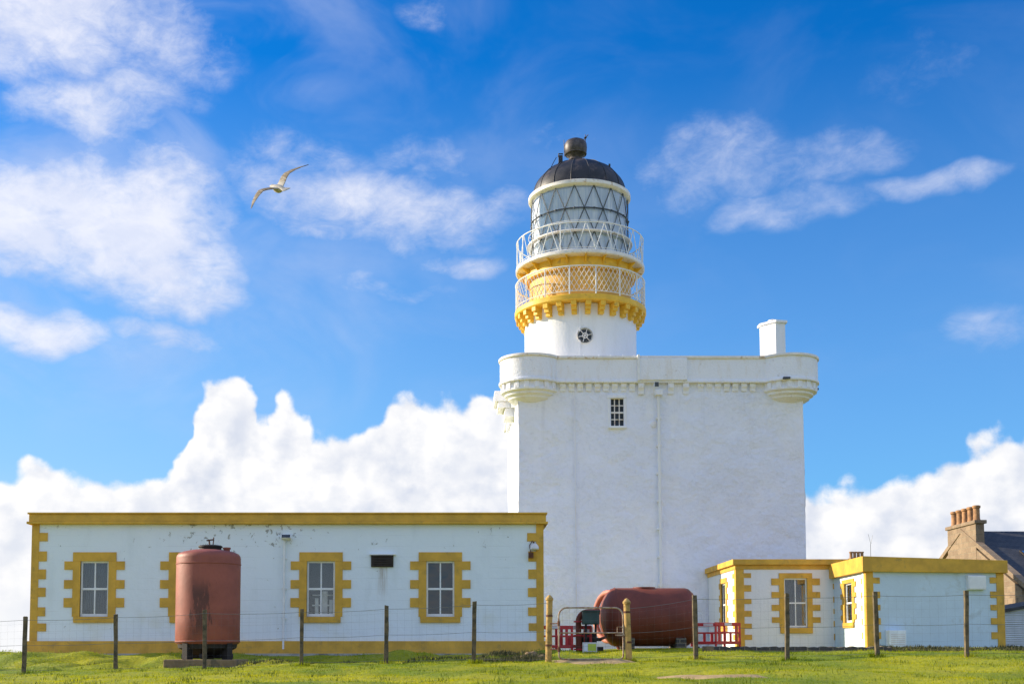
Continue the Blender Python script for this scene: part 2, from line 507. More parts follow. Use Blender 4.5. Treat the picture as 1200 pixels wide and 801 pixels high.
M['clear'] = clear_glass('clear_window_glass', mirror=0.015)
M['lanternglass'] = clear_glass('lantern_glass', mirror=0.05)
M['curtain'] = mat('net_curtain', (0.055, 0.075, 0.09), 0.9, 0.3, 3, 0.0)
M['interior'] = mat('dark_room', (0.04, 0.05, 0.065), 0.9, 0.2, 2, 0)
M['palewhite'] = mat('pale_shapes_white', (0.75, 0.74, 0.70), 0.8, 0.2, 4, 0)
M['tankpink'] = tank_paint('faded_red_tank_paint', (0.31, 0.088, 0.056), (0.07, 0.027, 0.02), 0.85, True)
M['tankred'] = tank_paint('red_oxide_tank_paint', (0.20, 0.047, 0.026), (0.07, 0.022, 0.015), 0.6)
M['sunlitpink'] = mat('sunlit_rim_pink', (0.52, 0.20, 0.14), 0.6, 0.2, 4, 0.004, 20)  # lighter copy of the tank paint, stands for sunlight on the rim
M['rust'] = mat('rusted_steel', (0.14, 0.055, 0.03), 0.85, 0.4, 6, 0.006, 25)
M['darksteel'] = mat('dark_steel', (0.024, 0.018, 0.015), 0.7, 0.4, 6, 0.004, 25)  # shared steel, darkened to carry the shadow on the upright tank's legs
M['concrete'] = mat('old_concrete', (0.28, 0.185, 0.095), 0.9, 0.25, 3, 0.015, 12, dirt=(0.09, 0.08, 0.05), dirt_amt=0.5, dscale=3)
M['paleconcrete'] = mat('pale_concrete_apron', (0.42, 0.40, 0.36), 0.9, 0.2, 2, 0.01, 12, dirt=(0.14, 0.13, 0.08), dirt_amt=0.4, dscale=3)
M['post'] = mat('weathered_fence_wood', (0.155, 0.115, 0.065), 0.9, 0.3, 9, 0.012, 30, dirt=(0.05, 0.045, 0.03), dirt_amt=0.5, dscale=6)
M['gatepost'] = mat('pale_yellow_timber', (0.50, 0.31, 0.095), 0.8, 0.22, 9, 0.01, 30, dirt=(0.16, 0.10, 0.04), dirt_amt=0.4, dscale=7)
M['wire'] = mat('galvanised_wire', (0.20, 0.20, 0.19), 0.5, 0.1, 3, 0, metal=0.6)
M['gatetube'] = mat('rusty_galvanised_tube', (0.42, 0.34, 0.26), 0.5, 0.25, 10, 0.001, 40, metal=0.3, dirt=(0.25, 0.10, 0.04), dirt_amt=0.6, dscale=9)
M['barrier'] = mat('red_plastic', (0.55, 0.03, 0.035), 0.45, 0.1, 3, 0.001, 20)
M['reflect'] = mat('white_plastic', (0.72, 0.68, 0.66), 0.4, 0.1, 3, 0)
M['greenbox'] = mat('dark_green_enamel', (0.035, 0.075, 0.065), 0.45, 0.2, 5, 0.001, 20)
M['signyellow'] = mat('yellow_green_print', (0.60, 0.68, 0.08), 0.6, 0.1, 3, 0)
M['paleblue'] = mat('pale_box_plastic', (0.86, 0.90, 0.92), 0.5, 0.1, 3, 0)
M['louvre'] = mat('brown_louvre', (0.04, 0.028, 0.018), 0.6, 0.3, 6, 0.002, 20)
M['sandstone'] = stone_mat('sandstone', (0.30, 0.215, 0.135), (0.22, 0.155, 0.10))
M['rubble'] = stone_mat('dark_rubble_wall', (0.09, 0.08, 0.07), (0.06, 0.055, 0.05), 0.4, 0.14)
M['slate'] = slate_mat()
M['pot'] = mat('clay_pot', (0.36, 0.19, 0.085), 0.8, 0.3, 4, 0.003, 20)
M['shed'] = mat('pale_sheet_cladding', (0.62, 0.63, 0.64), 0.5, 0.08, 2, 0)
M['felt'] = mat('roofing_felt', (0.06, 0.06, 0.06), 0.9, 0.2, 2, 0.004)
M['ground'] = grass_mat('turf', False)
M['blade'] = grass_mat('grass_blades', True)
M['tuftblade'] = mat('coarse_grass', (0.17, 0.21, 0.012), 0.8, 0.35, 2.2, 0.0)
M['tussock'] = mat('rough_tussock', (0.085, 0.085, 0.03), 0.9, 0.4, 4, 0.0)
M['path'] = mat('worn_stone_path', (0.40, 0.28, 0.13), 0.9, 0.25, 2.5, 0.02, 14, dirt=(0.14, 0.12, 0.06), dirt_amt=0.45, dscale=2.5)
M['sea'] = sea_mat()
M['gull'] = gull_mat()
M['beak'] = mat('yellow_beak', (0.7, 0.42, 0.05), 0.5, 0.1, 5, 0)


# ------------------------------------------------------------------ mesh helpers
class MB:
    def __init__(s, fr=None):
        s.v = []; s.f = []; s.fr = fr      # fr: Matrix of a local frame, or None for place coordinates

    def add(s, vs, fs):
        o = len(s.v)
        for p in vs:
            p = Vector(p)
            s.v.append(s.fr @ p if s.fr else p)
        s.f += [tuple(i + o for i in q) for q in fs]
        return s

    def box(s, x0, x1, y0, y1, z0, z1):
        return s.add([(x, y, z) for z in (z0, z1) for y in (y0, y1) for x in (x0, x1)],
                     [(0, 2, 3, 1), (4, 5, 7, 6), (0, 1, 5, 4), (2, 6, 7, 3), (0, 4, 6, 2), (1, 3, 7, 5)])

    def prism(s, pts, z0, z1, z1s=None):
        n = len(pts)
        vs = [(p[0], p[1], z0) for p in pts] + [(p[0], p[1], z1 if z1s is None else z1s[i]) for i, p in enumerate(pts)]
        fs = [tuple(range(n - 1, -1, -1)), tuple(range(n, 2 * n))] + [(i, (i + 1) % n, n + (i + 1) % n, n + i) for i in range(n)]
        return s.add(vs, fs)

    def lathe(s, prof, c, n=48, a0=0.0, a1=2 * PI, axis='z', cap=True):
        """prof: (radius, height) pairs; c: centre"""
        full = abs(a1 - a0 - 2 * PI) < 1e-6
        k = n if full else n + 1
        vs = []
        for r, h in prof:
            for i in range(k):
                a = a0 + (a1 - a0) * i / n
                if axis == 'z': vs.append((c[0] + r * math.cos(a), c[1] + r * math.sin(a), c[2] + h))
                elif axis == 'x': vs.append((c[0] + h, c[1] + r * math.cos(a), c[2] + r * math.sin(a)))
                else: vs.append((c[0] + r * math.sin(a), c[1] + h, c[2] + r * math.cos(a)))
        fs = []
        for j in range(len(prof) - 1):
            for i in range(n):
                i2 = (i + 1) % k
                fs.append((j * k + i, j * k + i2, (j + 1) * k + i2, (j + 1) * k + i))
        if cap and full:
            if prof[0][0] > 1e-4: fs.append(tuple(reversed(range(k))))
            if prof[-1][0] > 1e-4: fs.append(tuple((len(prof) - 1) * k + i for i in range(k)))
        return s.add(vs, fs)

    def tube(s, pts, r, n=6, closed=False, r2=None):
        pts = [Vector(p) for p in pts]
        N = len(pts); vs = []; up0 = None
        for i, p in enumerate(pts):
            a = pts[(i - 1) % N] if (i > 0 or closed) else p
            b = pts[(i + 1) % N] if (i < N - 1 or closed) else p
            t = (b - a).normalized()
            if up0 is None:
                up0 = Vector((0, 0, 1)) if abs(t.z) < 0.9 else Vector((1, 0, 0))
            u = t.cross(up0)
            if u.length < 1e-4: u = t.cross(Vector((0.3, 1, 0.1)))
            u.normalize(); w = u.cross(t)
            up0 = w
            rr = r if r2 is None else r + (r2 - r) * i / max(1, N - 1)
            for k in range(n):
                q = 2 * PI * k / n
                vs.append(p + u * rr * math.cos(q) + w * rr * math.sin(q))
        fs = []
        for i in range(N if closed else N - 1):
            j = (i + 1) % N
            for k in range(n):
                fs.append((i * n + k, i * n + (k + 1) % n, j * n + (k + 1) % n, j * n + k))
        if not closed:
            fs.append(tuple(reversed(range(n)))); fs.append(tuple((N - 1) * n + k for k in range(n)))
        return s.add(vs, fs)

    def build(s, name, m, parent=None, smooth=False, bevel=0.0):
        me = bpy.data.meshes.new(name)
        off = Vector((0, 0, 0))
        q = parent
        while q is not None:
            off += q.location; q = q.parent
        me.from_pydata([tuple(p - off) for p in s.v], [], s.f)
        bm = bmesh.new(); bm.from_mesh(me); bmesh.ops.recalc_face_normals(bm, faces=bm.faces)
        bm.to_mesh(me); bm.free()
        me.materials.append(m)
        if smooth:
            me.shade_smooth()
            try: me.set_sharp_from_angle(angle=R(38))
            except Exception: pass
        o = bpy.data.objects.new(name, me); COL.objects.link(o)
        if parent: o.parent = parent
        if bevel:
            b = o.modifiers.new('bevel', 'BEVEL'); b.width = bevel; b.segments = 2; b.limit_method = 'ANGLE'
        return o


def tag(o, label=None, cat=None, group=None, kind=None):
    if label: o['label'] = label
    if cat: o['category'] = cat
    if group: o['group'] = group
    if kind: o['kind'] = kind
    return o


def thing(name, loc, label, cat, group=None):
    o = bpy.data.objects.new(name, None); o.location = loc; o.empty_display_size = 0.3
    COL.objects.link(o)
    return tag(o, label, cat, group)


def recenter(o, c):
    """put a one-mesh thing's origin at its base point"""
    c = Vector(c)
    o.data.transform(Matrix.Translation(-c)); o.location = c
    return o


def frame(p, ang):
    """local frame on a wall: x along the wall, y into it, z up"""
    return Matrix.Translation(p) @ Matrix.Rotation(ang, 4, 'Z')


# ------------------------------------------------------------------ ground
XK = [-14, -9.3, -7, -3.4, .3, 1.8, 2.6, 3.4, 4.6, 6.3, 9.6, 16]
ROWS = {
    -30: [-1.9] * 12, 0: [-1.6] * 12, 9: [-.95] * 12, 14: [-.50] * 12,
    16: [-.415, -.415, -.415, -.41, -.41, -.41, -.41, -.41, -.41, -.40, -.40, -.40],
    20: [-.425, -.42, -.41, -.38, -.36, -.34, -.34, -.32, -.28, -.25, -.20, -.19],
    24.5: [-.44, -.43, -.37, -.29, -.17, -.18, -.20, -.20, -.12, -.09, -.03, 0],
    28: [-.43, -.42, -.39, -.34, -.20, -.14, -.10, -.08, -.04, 0, 0, 0],
    31: [-.40, -.40, -.38, -.36, -.26, -.13, -.06, -.03, .0, 0, 0, 0],
    33.0: [-.03, -.03, -.03, -.04, -.05, -.03, 0, 0, 0, 0, 0, 0],
    36: [-.04, -.04, -.04, -.04, -.04, -.03, 0, 0, 0, 0, 0, 0],
    38.2: [-.04, -.04, -.04, -.04, -.04, 0, 0, 0, .0, .0, 0, 0.02],
    39.2: [-.04, -.04, -.04, -.04, -.04, 0, .03, .03, .05, .1, .2, .2],
    42: [-.05, -.05, -.05, -.05, 0, .05, .06, .06, .07, .17, .2, .2],
    46: [-.1, -.1, -.1, -.1, 0, .06, .1, .1, .1, .2, .2, .2],
    60: [-.3] * 12, 110: [-1.0] * 12, 190: [-14.0] * 12, 30000: [-30.0] * 12}
YK = sorted(ROWS)
TAB = np.array([ROWS[y] for y in YK])


def ground_z(X, Y):
    X = np.asarray(X, float); Y = np.asarray(Y, float)
    j = np.clip(np.searchsorted(YK, Y, side='right') - 1, 0, len(YK) - 2)
    yk = np.array(YK, float)
    t = np.clip((Y - yk[j]) / (yk[j + 1] - yk[j]), 0, 1)
    i = np.clip(np.searchsorted(XK, X, side='right') - 1, 0, len(XK) - 2)
    xk = np.array(XK, float)
    s = np.clip((X - xk[i]) / (xk[i + 1] - xk[i]), 0, 1)
    a = TAB[j, i] * (1 - s) + TAB[j, i + 1] * s
    b = TAB[j + 1, i] * (1 - s) + TAB[j + 1, i + 1] * s
    z = a * (1 - t) + b * t
    near = (Y < 33.5) & (np.abs(X) < 40)
    w = 0.016 * np.sin(X * 1.3 + Y * 0.7) + 0.014 * np.sin(X * 0.6 - Y * 1.9 + 1) + 0.012 * np.sin(X * 2.9 + Y * 2.3)
    w = w + 0.008 * np.sin(X * 5.1 - Y * 4.3)
    rough = ((Y > 26.5) & (Y < 33) & (X < 3)).astype(float)
    w = w * (1 + 1.8 * rough)
    return z + EYE + np.where(near & (Y > 12), 1.5 * w, 0.0)


def gz(x, y): return float(ground_z(x, y))


xs = np.concatenate([[-30000, -3000, -500, -150, -70, -40, -28], np.arange(-20, 22.01, 0.2), [28, 40, 70, 150, 500, 3000, 30000]])
ys = np.concatenate([[-600, -100, -30, -10, 0, 4, 7], np.arange(9, 36, 0.16), np.arange(36, 50, 0.4), [52, 56, 60, 70, 90, 110, 130, 150, 170, 190, 400, 30000]])
gx, gy = np.meshgrid(xs, ys)
gzv = ground_z(gx, gy)
nx, ny = len(xs), len(ys)
gm = MB()
gm.v = [Vector(p) for p in zip(gx.ravel(), gy.ravel(), gzv.ravel())]
gm.f = [(j * nx + i, j * nx + i + 1, (j + 1) * nx + i + 1, (j + 1) * nx + i) for j in range(ny - 1) for i in range(nx - 1)]
g = gm.build('ground', M['ground'], smooth=True); tag(g, kind='structure')
sm = MB().add([(-30000, 120, -8), (30000, 120, -8), (30000, 30000, -8), (-30000, 30000, -8)], [(0, 1, 2, 3)])
tag(sm.build('sea', M['sea']), kind='structure')


def grass(name, n, x0, x1, y0, y1, h0, h1, wd, seed, m, fn=None):
    rng = np.random.default_rng(seed)
    # a little denser toward the camera side
    X = rng.uniform(x0, x1, n); Y = rng.uniform(y0, y1, n)
    # clump
    keep = rng.random(n) < 0.55 + 0.45 * np.sin(X * 1.7 + 2 * np.sin(Y * 1.3)) * np.sin(Y * 2.1 + 1.3 * np.sin(X * .9))
    if fn is not None: keep &= fn(X, Y)
    X, Y = X[keep], Y[keep]; n = len(X)
    Z = ground_z(X, Y) - 0.01
    a = rng.uniform(0, 2 * PI, n); H = rng.uniform(h0, h1, n) * (0.75 + 0.5 * (np.sin(X * 2.3 + Y) * np.sin(Y * 1.9 - X * .7)) ** 2)
    lean = rng.uniform(0, 0.7, n) * H; la = rng.uniform(0, 2 * PI, n)
    wv = wd * rng.uniform(0.6, 1.3, n)
    dx, dy = np.cos(a) * wv, np.sin(a) * wv
    v = np.empty((n, 3, 3), np.float32)
    v[:, 0] = np.stack([X - dx, Y - dy, Z], 1); v[:, 1] = np.stack([X + dx, Y + dy, Z], 1)
    v[:, 2] = np.stack([X + lean * np.cos(la), Y + lean * np.sin(la), Z + H], 1)
    me = bpy.data.meshes.new(name)
    me.vertices.add(3 * n); me.vertices.foreach_set('co', v.ravel())
    me.loops.add(3 * n); me.loops.foreach_set('vertex_index', np.arange(3 * n, dtype=np.int32))
    me.polygons.add(n); me.polygons.foreach_set('loop_start', np.arange(0, 3 * n, 3, dtype=np.int32))
    me.update(calc_edges=True)
    me.materials.append(m)
    o = bpy.data.objects.new(name, me); COL.objects.link(o)
    return o


def off_path(X, Y):
    p1 = (X > 1.75) & (X < 3.45) & (Y > 23.3) & (Y < 25.2)
    p2 = ((X - 3.7) / 1.0) ** 2 + ((Y - 18.2) / 0.9) ** 2 < 1
    hs = (X > -12.6) & (X < 2.6) & (Y > 33.2)
    ret = (X > 7.8) & (Y > 37.9)
    b = (X > 9) & (Y > 37.9)
    return ~(p1 | p2 | hs | ret | b)


tag(grass('grass', 330000, -14, 15, 14.5, 28, 0.018, 0.05, 0.006, 1, M['blade'], off_path), 'short green lawn grass in low sun', 'grass', kind='stuff')
tag(grass('grass', 130000, -22, 16, 28, 40.5, 0.03, 0.075, 0.009, 2, M['blade'], off_path), 'longer grass on the bank before the white buildings', 'grass', kind='stuff')



def clumpy(X, Y):
    return off_path(X, Y) & (np.sin(X * 5.3 + 3 * np.sin(Y * 1.7)) * np.sin(Y * 4.1 + 2 * np.sin(X * 1.9)) + .5 * np.sin(X * 11 + Y * 9) > .62)


tag(grass('grass', 150000, -13, 14, 15, 27, 0.04, 0.095, 0.007, 5, M['tuftblade'], clumpy), 'coarser dark green clumps standing in the lawn', 'grass', kind='stuff')

# paths: thin worn slabs
def patch(name, pts, m, lift=0.012):
    b = MB(); n = len(pts)
    cx = sum(p[0] for p in pts) / n; cy = sum(p[1] for p in pts) / n
    vs = [(cx, cy, gz(cx, cy) + lift)]; ring = 4
    for k in range(1, ring + 1):
        for p in pts:
            x = cx + (p[0] - cx) * k / ring; y = cy + (p[1] - cy) * k / ring
            vs.append((x, y, gz(x, y) + (lift if k < ring else -0.01)))
    fs = [(0, 1 + i, 1 + (i + 1) % n) for i in range(n)]
    for k in range(ring - 1):
        for i in range(n):
            a = 1 + k * n; fs.append((a + i, a + n + i, a + n + (i + 1) % n, a + (i + 1) % n))
    b.add(vs, fs)
    return tag(b.build(name, m, smooth=True), kind='structure')


patch('path', [(1.7, 25.2), (1.75, 24.3), (2.3, 23.5), (3.0, 23.2), (3.5, 23.6), (3.5, 24.4), (2.6, 24.7), (2.4, 25.3)], M['path'], 0.03)
patch('path', [(3.0 + .0, 18.6), (3.3, 17.8), (4.0, 17.3), (4.6, 17.6), (4.3, 18.2), (3.6, 18.9), (3.1, 19.2)], M['path'], 0.035)


# ------------------------------------------------------------------ sash window set in a painted surround
def sash_window(parent, P, ang, hw, z0, z1, lintel, jamb, teeth, tooth, sill_d, glass='clear', cols=2, back='curtain',
                bars_y=(0.5,), sur='ochre', fw=0.05, lab=None):
    """P: wall point under the window's centre line (z ignored); y of the frame points into the wall"""
    w = thing_part('window', parent, Vector((P[0], P[1], z0)))
    if lab: w['label'] = lab
    fr = frame(Vector((P[0], P[1], 0)), ang)
    s = MB(fr)
    s.box(-jamb, jamb, -0.035, 0.0, z1, z1 + lintel)
    for sg in (-1, 1):
        xa, xb = sorted((sg * hw, sg * jamb)); s.box(xa, xb, -0.033, 0.10, z0, z1)
        xa, xb = sorted((sg * jamb, sg * (jamb + tooth)))
        for (a, b_) in teeth: s.box(xa, xb, -0.031, 0.0, a, b_)
    s.build('surround', M[sur], w, bevel=0.006)
    MB(fr).box(-hw - 0.17, hw + 0.17, -0.06, 0.10, z0 - sill_d, z0).build('sill', M[sur], w, bevel=0.008)
    f = MB(fr)
    y0, y1 = 0.045, 0.095
    f.box(-hw, -hw + fw, y0, y1, z0, z1); f.box(hw - fw, hw, y0, y1, z0, z1)
    f.box(-hw + fw, hw - fw, y0, y1, z1 - fw, z1); f.box(-hw + fw, hw - fw, y0, y1, z0, z0 + fw * 1.6)
    for by in bars_y:
        zc = z0 + (z1 - z0) * by; f.box(-hw + fw, hw - fw, y0 + 0.004, y1 - 0.004, zc - 0.03, zc + 0.03)
    for c in range(1, cols):
        xc = -hw + 2 * hw * c / cols; f.box(xc - 0.02, xc + 0.02, y0 + 0.008, y1 - 0.008, z0 + fw, z1 - fw)
    f.build('frame', M['trimwhite'], w, bevel=0.003)
    MB(fr).box(-hw + fw * .8, hw - fw * .8, 0.068, 0.074, z0 + fw, z1 - fw * .8).build('pane', M[glass], w)
    if glass == 'clear':
        if back == 'curtain':
            c = MB(fr); n = 60; vs = []; x0, x1 = -hw, hw
            for i in range(n + 1):
                x = x0 + (x1 - x0) * i / n; y = 0.16 + 0.02 * math.sin(i * 1.15) + 0.008 * math.sin(i * 2.7)
                vs += [(x, y, z0), (x, y, z1)]
            c.add(vs, [(2 * i, 2 * i + 2, 2 * i + 3, 2 * i + 1) for i in range(n)])
            c.build('curtain', M['curtain'], w, smooth=True)
        else:
            c = MB(fr)
            c.box(-0.22, -0.12, .45, .5, z0, z0 + .55); c.box(-0.02, 0.14, .45, .5, z0, z0 + .75); c.box(0.2, 0.3, .4, .5, z0 + .1, z0 + .5)
            c.box(-0.3, 0.35, .44, .46, z0 + .32, z0 + .36); c.box(-0.3, 0.35, .44, .46, z0 + .62, z0 + .65)
            c.build('pale_shapes', M['palewhite'], w)  # pale blocks and bars low behind the glass
        MB(fr).box(-hw - .02, hw + .02, 0.6, 0.62, z0, z1).build('room', M['interior'], w)
    return w


def thing_part(name, parent, loc):
    o = bpy.data.objects.new(name, None); COL.objects.link(o)
    o.parent = parent; q = parent; off = Vector((0, 0, 0))
    while q is not None: off += q.location; q = q.parent
    o.location = Vector(loc) - off; o.empty_display_size = 0.2
    return o


def wall_with_holes(x0, x1, z0, z1, y0, y1, holes, fr=None):
    """a wall slab with rectangular openings; holes: (xa, xb, za, zb)"""
    b = MB(fr)
    X = sorted({x0, x1, *[h[0] for h in holes], *[h[1] for h in holes]})
    Z = sorted({z0, z1, *[h[2] for h in holes], *[h[3] for h in holes]})
    def solid(i, k):
        if i < 0 or k < 0 or i >= len(X) - 1 or k >= len(Z) - 1: return False
        cx, cz = (X[i] + X[i + 1]) / 2, (Z[k] + Z[k + 1]) / 2
        return not any(h[0] < cx < h[1] and h[2] < cz < h[3] for h in holes)
    for i in range(len(X) - 1):
        for k in range(len(Z) - 1):
            if not solid(i, k): continue
            a, c, d, e = X[i], X[i + 1], Z[k], Z[k + 1]
            b.add([(a, y0, d), (c, y0, d), (c, y0, e), (a, y0, e)], [(0, 1, 2, 3)])
            b.add([(a, y1, d), (c, y1, d), (c, y1, e), (a, y1, e)], [(3, 2, 1, 0)])
            for (di, dk, q) in ((-1, 0, [(a, y0, d), (a, y0, e), (a, y1, e), (a, y1, d)]), (1, 0, [(c, y0, d), (c, y1, d), (c, y1, e), (c, y0, e)]),
                                (0, -1, [(a, y0, d), (a, y1, d), (c, y1, d), (c, y0, d)]), (0, 1, [(a, y0, e), (c, y0, e), (c, y1, e), (a, y1, e)])):
                if not solid(i + di, k + dk): b.add(q, [(0, 1, 2, 3)])
    return b


# ------------------------------------------------------------------ long white house on the left
YH = 34.0
hx0, hx1 = W(37, 700, YH).x, W(636, 700, YH).x
hz0 = gz(-5, 34) - 0.15
zt = ZZ(614, YH); ztop = ZZ(600.5, YH)
H = thing('station_building', (hx0, YH, hz0), 'long low white flat-roofed building with ochre trim, peeling paint and four sash windows', 'building')
wz0, wz1 = ZZ(722, YH), ZZ(657, YH)
wins = [110.5, 223, 376, 516]
wx = [W(p, 690, YH).x for p in wins]
whw = 16.5 / F * YH
fb_ = wall_with_holes(hx0, hx1, hz0, zt, YH, YH + 0.4, [(x - whw, x + whw, wz0, wz1) for x in wx])
fb_.box(hx0, hx0 + .4, YH + .4, YH + 8.7, hz0, zt).box(hx1 - .4, hx1, YH + .4, YH + 8.7, hz0, zt).box(hx0, hx1, YH + 8.7, YH + 9.1, hz0, zt)
fb_.build('wall', M['peel'], H)
e = 0.10
MB().box(hx0 - e, hx1 + e, YH - e, YH + 9.1 + e, zt + 0.07, ztop - .05).build('parapet', M['ochre'], H, bevel=0.015)
MB().box(hx0 - e - .035, hx1 + e + .035, YH - e - .035, YH + 9.135 + e, ztop - .05, ztop).build('coping', M['ochre'], H, bevel=0.01)
MB().box(hx0 - e - .05, hx1 + e + .05, YH - e - .05, YH + 9.15 + e, zt, zt + .07).build('cornice', M['ochre'], H, bevel=0.012)
MB().box(hx0 - .09, hx1 + .09, YH - .09, YH + 9.19, hz0, ZZ(750.5, YH)).build('plinth', M['ochre'], H, bevel=0.012)
TE = [(624, 634), (646, 657), (667, 678), (688, 699), (711, 721), (730, 739)]
for sg, xc in ((1, hx0), (-1, hx1)):
    q = MB(); s1 = 7.5 / F * YH; s2 = 17.5 / F * YH
    a, b_ = sorted((xc - sg * .03, xc + sg * s1)); q.box(a, b_, YH - .03, YH + .5, ZZ(750.5, YH), zt)
    for t0, t1 in TE:
        t0 += random.uniform(-.5, .5); t1 += random.uniform(-.5, .5); s2 = (17.2 + random.uniform(-.9, .9)) / F * YH
        a, b_ = sorted((xc + sg * s1, xc + sg * s2)); q.box(a, b_, YH - .028, YH, ZZ(t1, YH), ZZ(t0, YH))
        q.box(*sorted((xc - sg * .028, xc)), YH + .5, YH + .8, ZZ(t1, YH), ZZ(t0, YH))
    q.build('quoins', M['ochre'], H, bevel=0.006)
for k, x in enumerate(wx):
    sash_window(H, (x, YH), 0, whw, wz0, wz1, 10.5 / F * YH, 25.5 / F * YH,
                [(ZZ(b_, YH), ZZ(a, YH)) for a, b_ in ((657.2, 667), (679, 689), (700, 711))], 10 / F * YH, 7 / F * YH,
                back='pale_shapes' if k == 2 else 'curtain', glass='glass' if k == 3 else 'clear')
lx, lz = W(448, 657, YH).x, ZZ(657, YH)
lv = MB().box(lx - .32, lx + .32, YH - .05, YH, lz - .17, lz + .17).build('vent_louvre', M['louvre'], H, bevel=0.01)
sl_ = MB()
for i in range(5): sl_.add([(lx - .28, YH - .09, lz - .14 + i * .065), (lx + .28, YH - .09, lz - .14 + i * .065), (lx + .28, YH - .052, lz - .09 + i * .065), (lx - .28, YH - .052, lz - .09 + i * .065),
                           (lx - .28, YH - .09, lz - .148 + i * .065), (lx + .28, YH - .09, lz - .148 + i * .065)], [(0, 1, 2, 3), (0, 4, 5, 1)])
sl_.build('slats', M['louvre'], lv)
MB().box(lx - .36, lx + .38, YH - .1, YH, lz + .17, lz + .20).build('drip_edge', M['trimwhite'], H)
dx = W(333, 700, YH).x
dp = MB().tube([(dx, YH - .07, ZZ(632, YH)), (dx, YH - .07, ZZ(760, YH))], .035, 10)
for py in (655, 690, 725, 750): dp.box(dx - .06, dx + .06, YH - .08, YH, ZZ(py, YH), ZZ(py, YH) + .04)
dp.build('downpipe', M['trimwhite'], H, smooth=True)
fl = thing('floodlight', W(336, 630, YH - .1), 'small white floodlight fixed above the downpipe on the long building', 'lamp')
p = fl.location
MB(frame(p, 0) @ Matrix.Rotation(R(-15), 4, 'X')).box(-.14, .14, -.16, .02, -.06, .06).build('housing', M['trimwhite'], fl, bevel=.015)
MB(frame(p, 0) @ Matrix.Rotation(R(-15), 4, 'X')).box(-.12, .12, -.165, -.158, -.045, .045).build('lens', M['glass'], fl)
MB().box(p.x - .02, p.x + .02, p.y - .02, YH, p.z - .02, p.z + .02).build('bracket', M['darksteel'], fl)
# lamp and weathered fitting by the right corner
al = thing('wall_lamp', W(626, 643, YH), 'small weathered bulkhead lamp with a rusty bracket at the long building right corner', 'lamp')
p = al.location
MB().lathe([(0.02, -.04), (.11, -.03), (.13, .0), (.11, .08), (.06, .14), (.0, .16)], (p.x, p.y - .14, p.z), 20).build('shade', M['reflect'], al, smooth=True)
MB().tube([(p.x, p.y - .14, p.z + .1), (p.x - .02, p.y - .1, p.z + .2), (p.x - .02, p.y, p.z + .2)], .018, 8).build('arm', M['rust'], al)
MB().box(p.x - .17, p.x - .03, p.y - .15, p.y, p.z - .26, p.z - .1).build('junction_box', M['rust'], al, bevel=.01)
MB().tube([(p.x - .1, p.y - .05, p.z - .1), (p.x - .14, p.y - .05, p.z + .1), (p.x - .05, p.y - .04, p.z + .24)], .012, 6).build('conduit', M['rust'], al)
# pale concrete apron at its foot
tag(MB().box(hx0 - .6, hx1 + .5, YH - .75, YH - .092, hz0, gz(-5, 33.6) + .03).build('pavement', M['paleconcrete'], bevel=.01), kind='structure')


# ------------------------------------------------------------------ castle keep with the lighthouse on it
YT = 49.0
kx0, kx1 = W(608, 600, YT).x, W(943.5, 600, YT).x
KD = 10.8
kz0 = EYE - .3
zb = ZZ(446, YT)            # underside of the parapet
zp = ZZ(418, YT)            # its top
L = thing('lighthouse', ((kx0 + kx1) / 2, YT + KD / 2, kz0), 'tall white square keep with a round lighthouse tower and black domed lantern on its roof', 'lighthouse')


def rough_wall(P0, ux, uy, width, zlo, zhi, step, amp, hole=None):
    b = MB(); n = int(width / step); k = int((zhi - zlo) / step)
    nrm = Vector((uy, -ux, 0)) if True else None
    idx = {}
    def inh(u, z): return hole and hole[0] < u < hole[1] and hole[2] < z < hole[3]
    vs = []
    for j in range(k + 1):
        for i in range(n + 1):
            u = width * i / n; z = zlo + (zhi - zlo) * j / k
            q = Vector((P0[0] + ux * u, P0[1] + uy * u, z))
            d = mnoise.fractal(q * 1.6, 1.0, 2.0, 4) * amp + mnoise.noise(q * 0.35) * amp * 1.2
            if inh(u - .3, z) or inh(u + .3, z): d *= .3
            vs.append(q + nrm * d)
    fs = []
    for j in range(k):
        for i in range(n):
            u = width * (i + .5) / n; z = zlo + (zhi - zlo) * (j + .5) / k
            if inh(u, z): continue
            fs.append((j * (n + 1) + i, j * (n + 1) + i + 1, (j + 1) * (n + 1) + i + 1, (j + 1) * (n + 1) + i))
    b.add(vs, fs)
    return b


kw0, kw1 = W(715, 480, YT).x, W(731.5, 480, YT).x
kwz0, kwz1 = ZZ(499, YT), ZZ(466.5, YT)
kb = rough_wall((kx0, YT), 1, 0, kx1 - kx0, kz0, zb + .1, .075, .035, hole=(kw0 - kx0, kw1 - kx0, kwz0, kwz1))
for (P0, ux, uy, wd) in (((kx0, YT + KD), 0, -1, KD), ((kx1, YT), 0, 1, KD), ((kx1, YT + KD), -1, 0, kx1 - kx0)):
    r2 = rough_wall(P0, ux, uy, wd, kz0, zb + .1, .15 if uy else .6, .035)
    o = len(kb.v); kb.v += r2.v; kb.f += [tuple(i + o for i in f) for f in r2.f]
# round the four arrises
for (cx_, cy_) in ((kx0, YT), (kx1, YT), (kx0, YT + KD), (kx1, YT + KD)):
    prof = [(.045 + .02 * mnoise.noise(Vector((cx_, cy_, z * .9))), z - kz0) for z in np.arange(kz0, zb, .4)]
    ix = .03 if cx_ == kx0 else -.03; iy = .03 if cy_ == YT else -.03
    kb.lathe(prof, (cx_ + ix, cy_ + iy, kz0), 8)
kb.build('keep_wall', M['harl'], L, smooth=True)

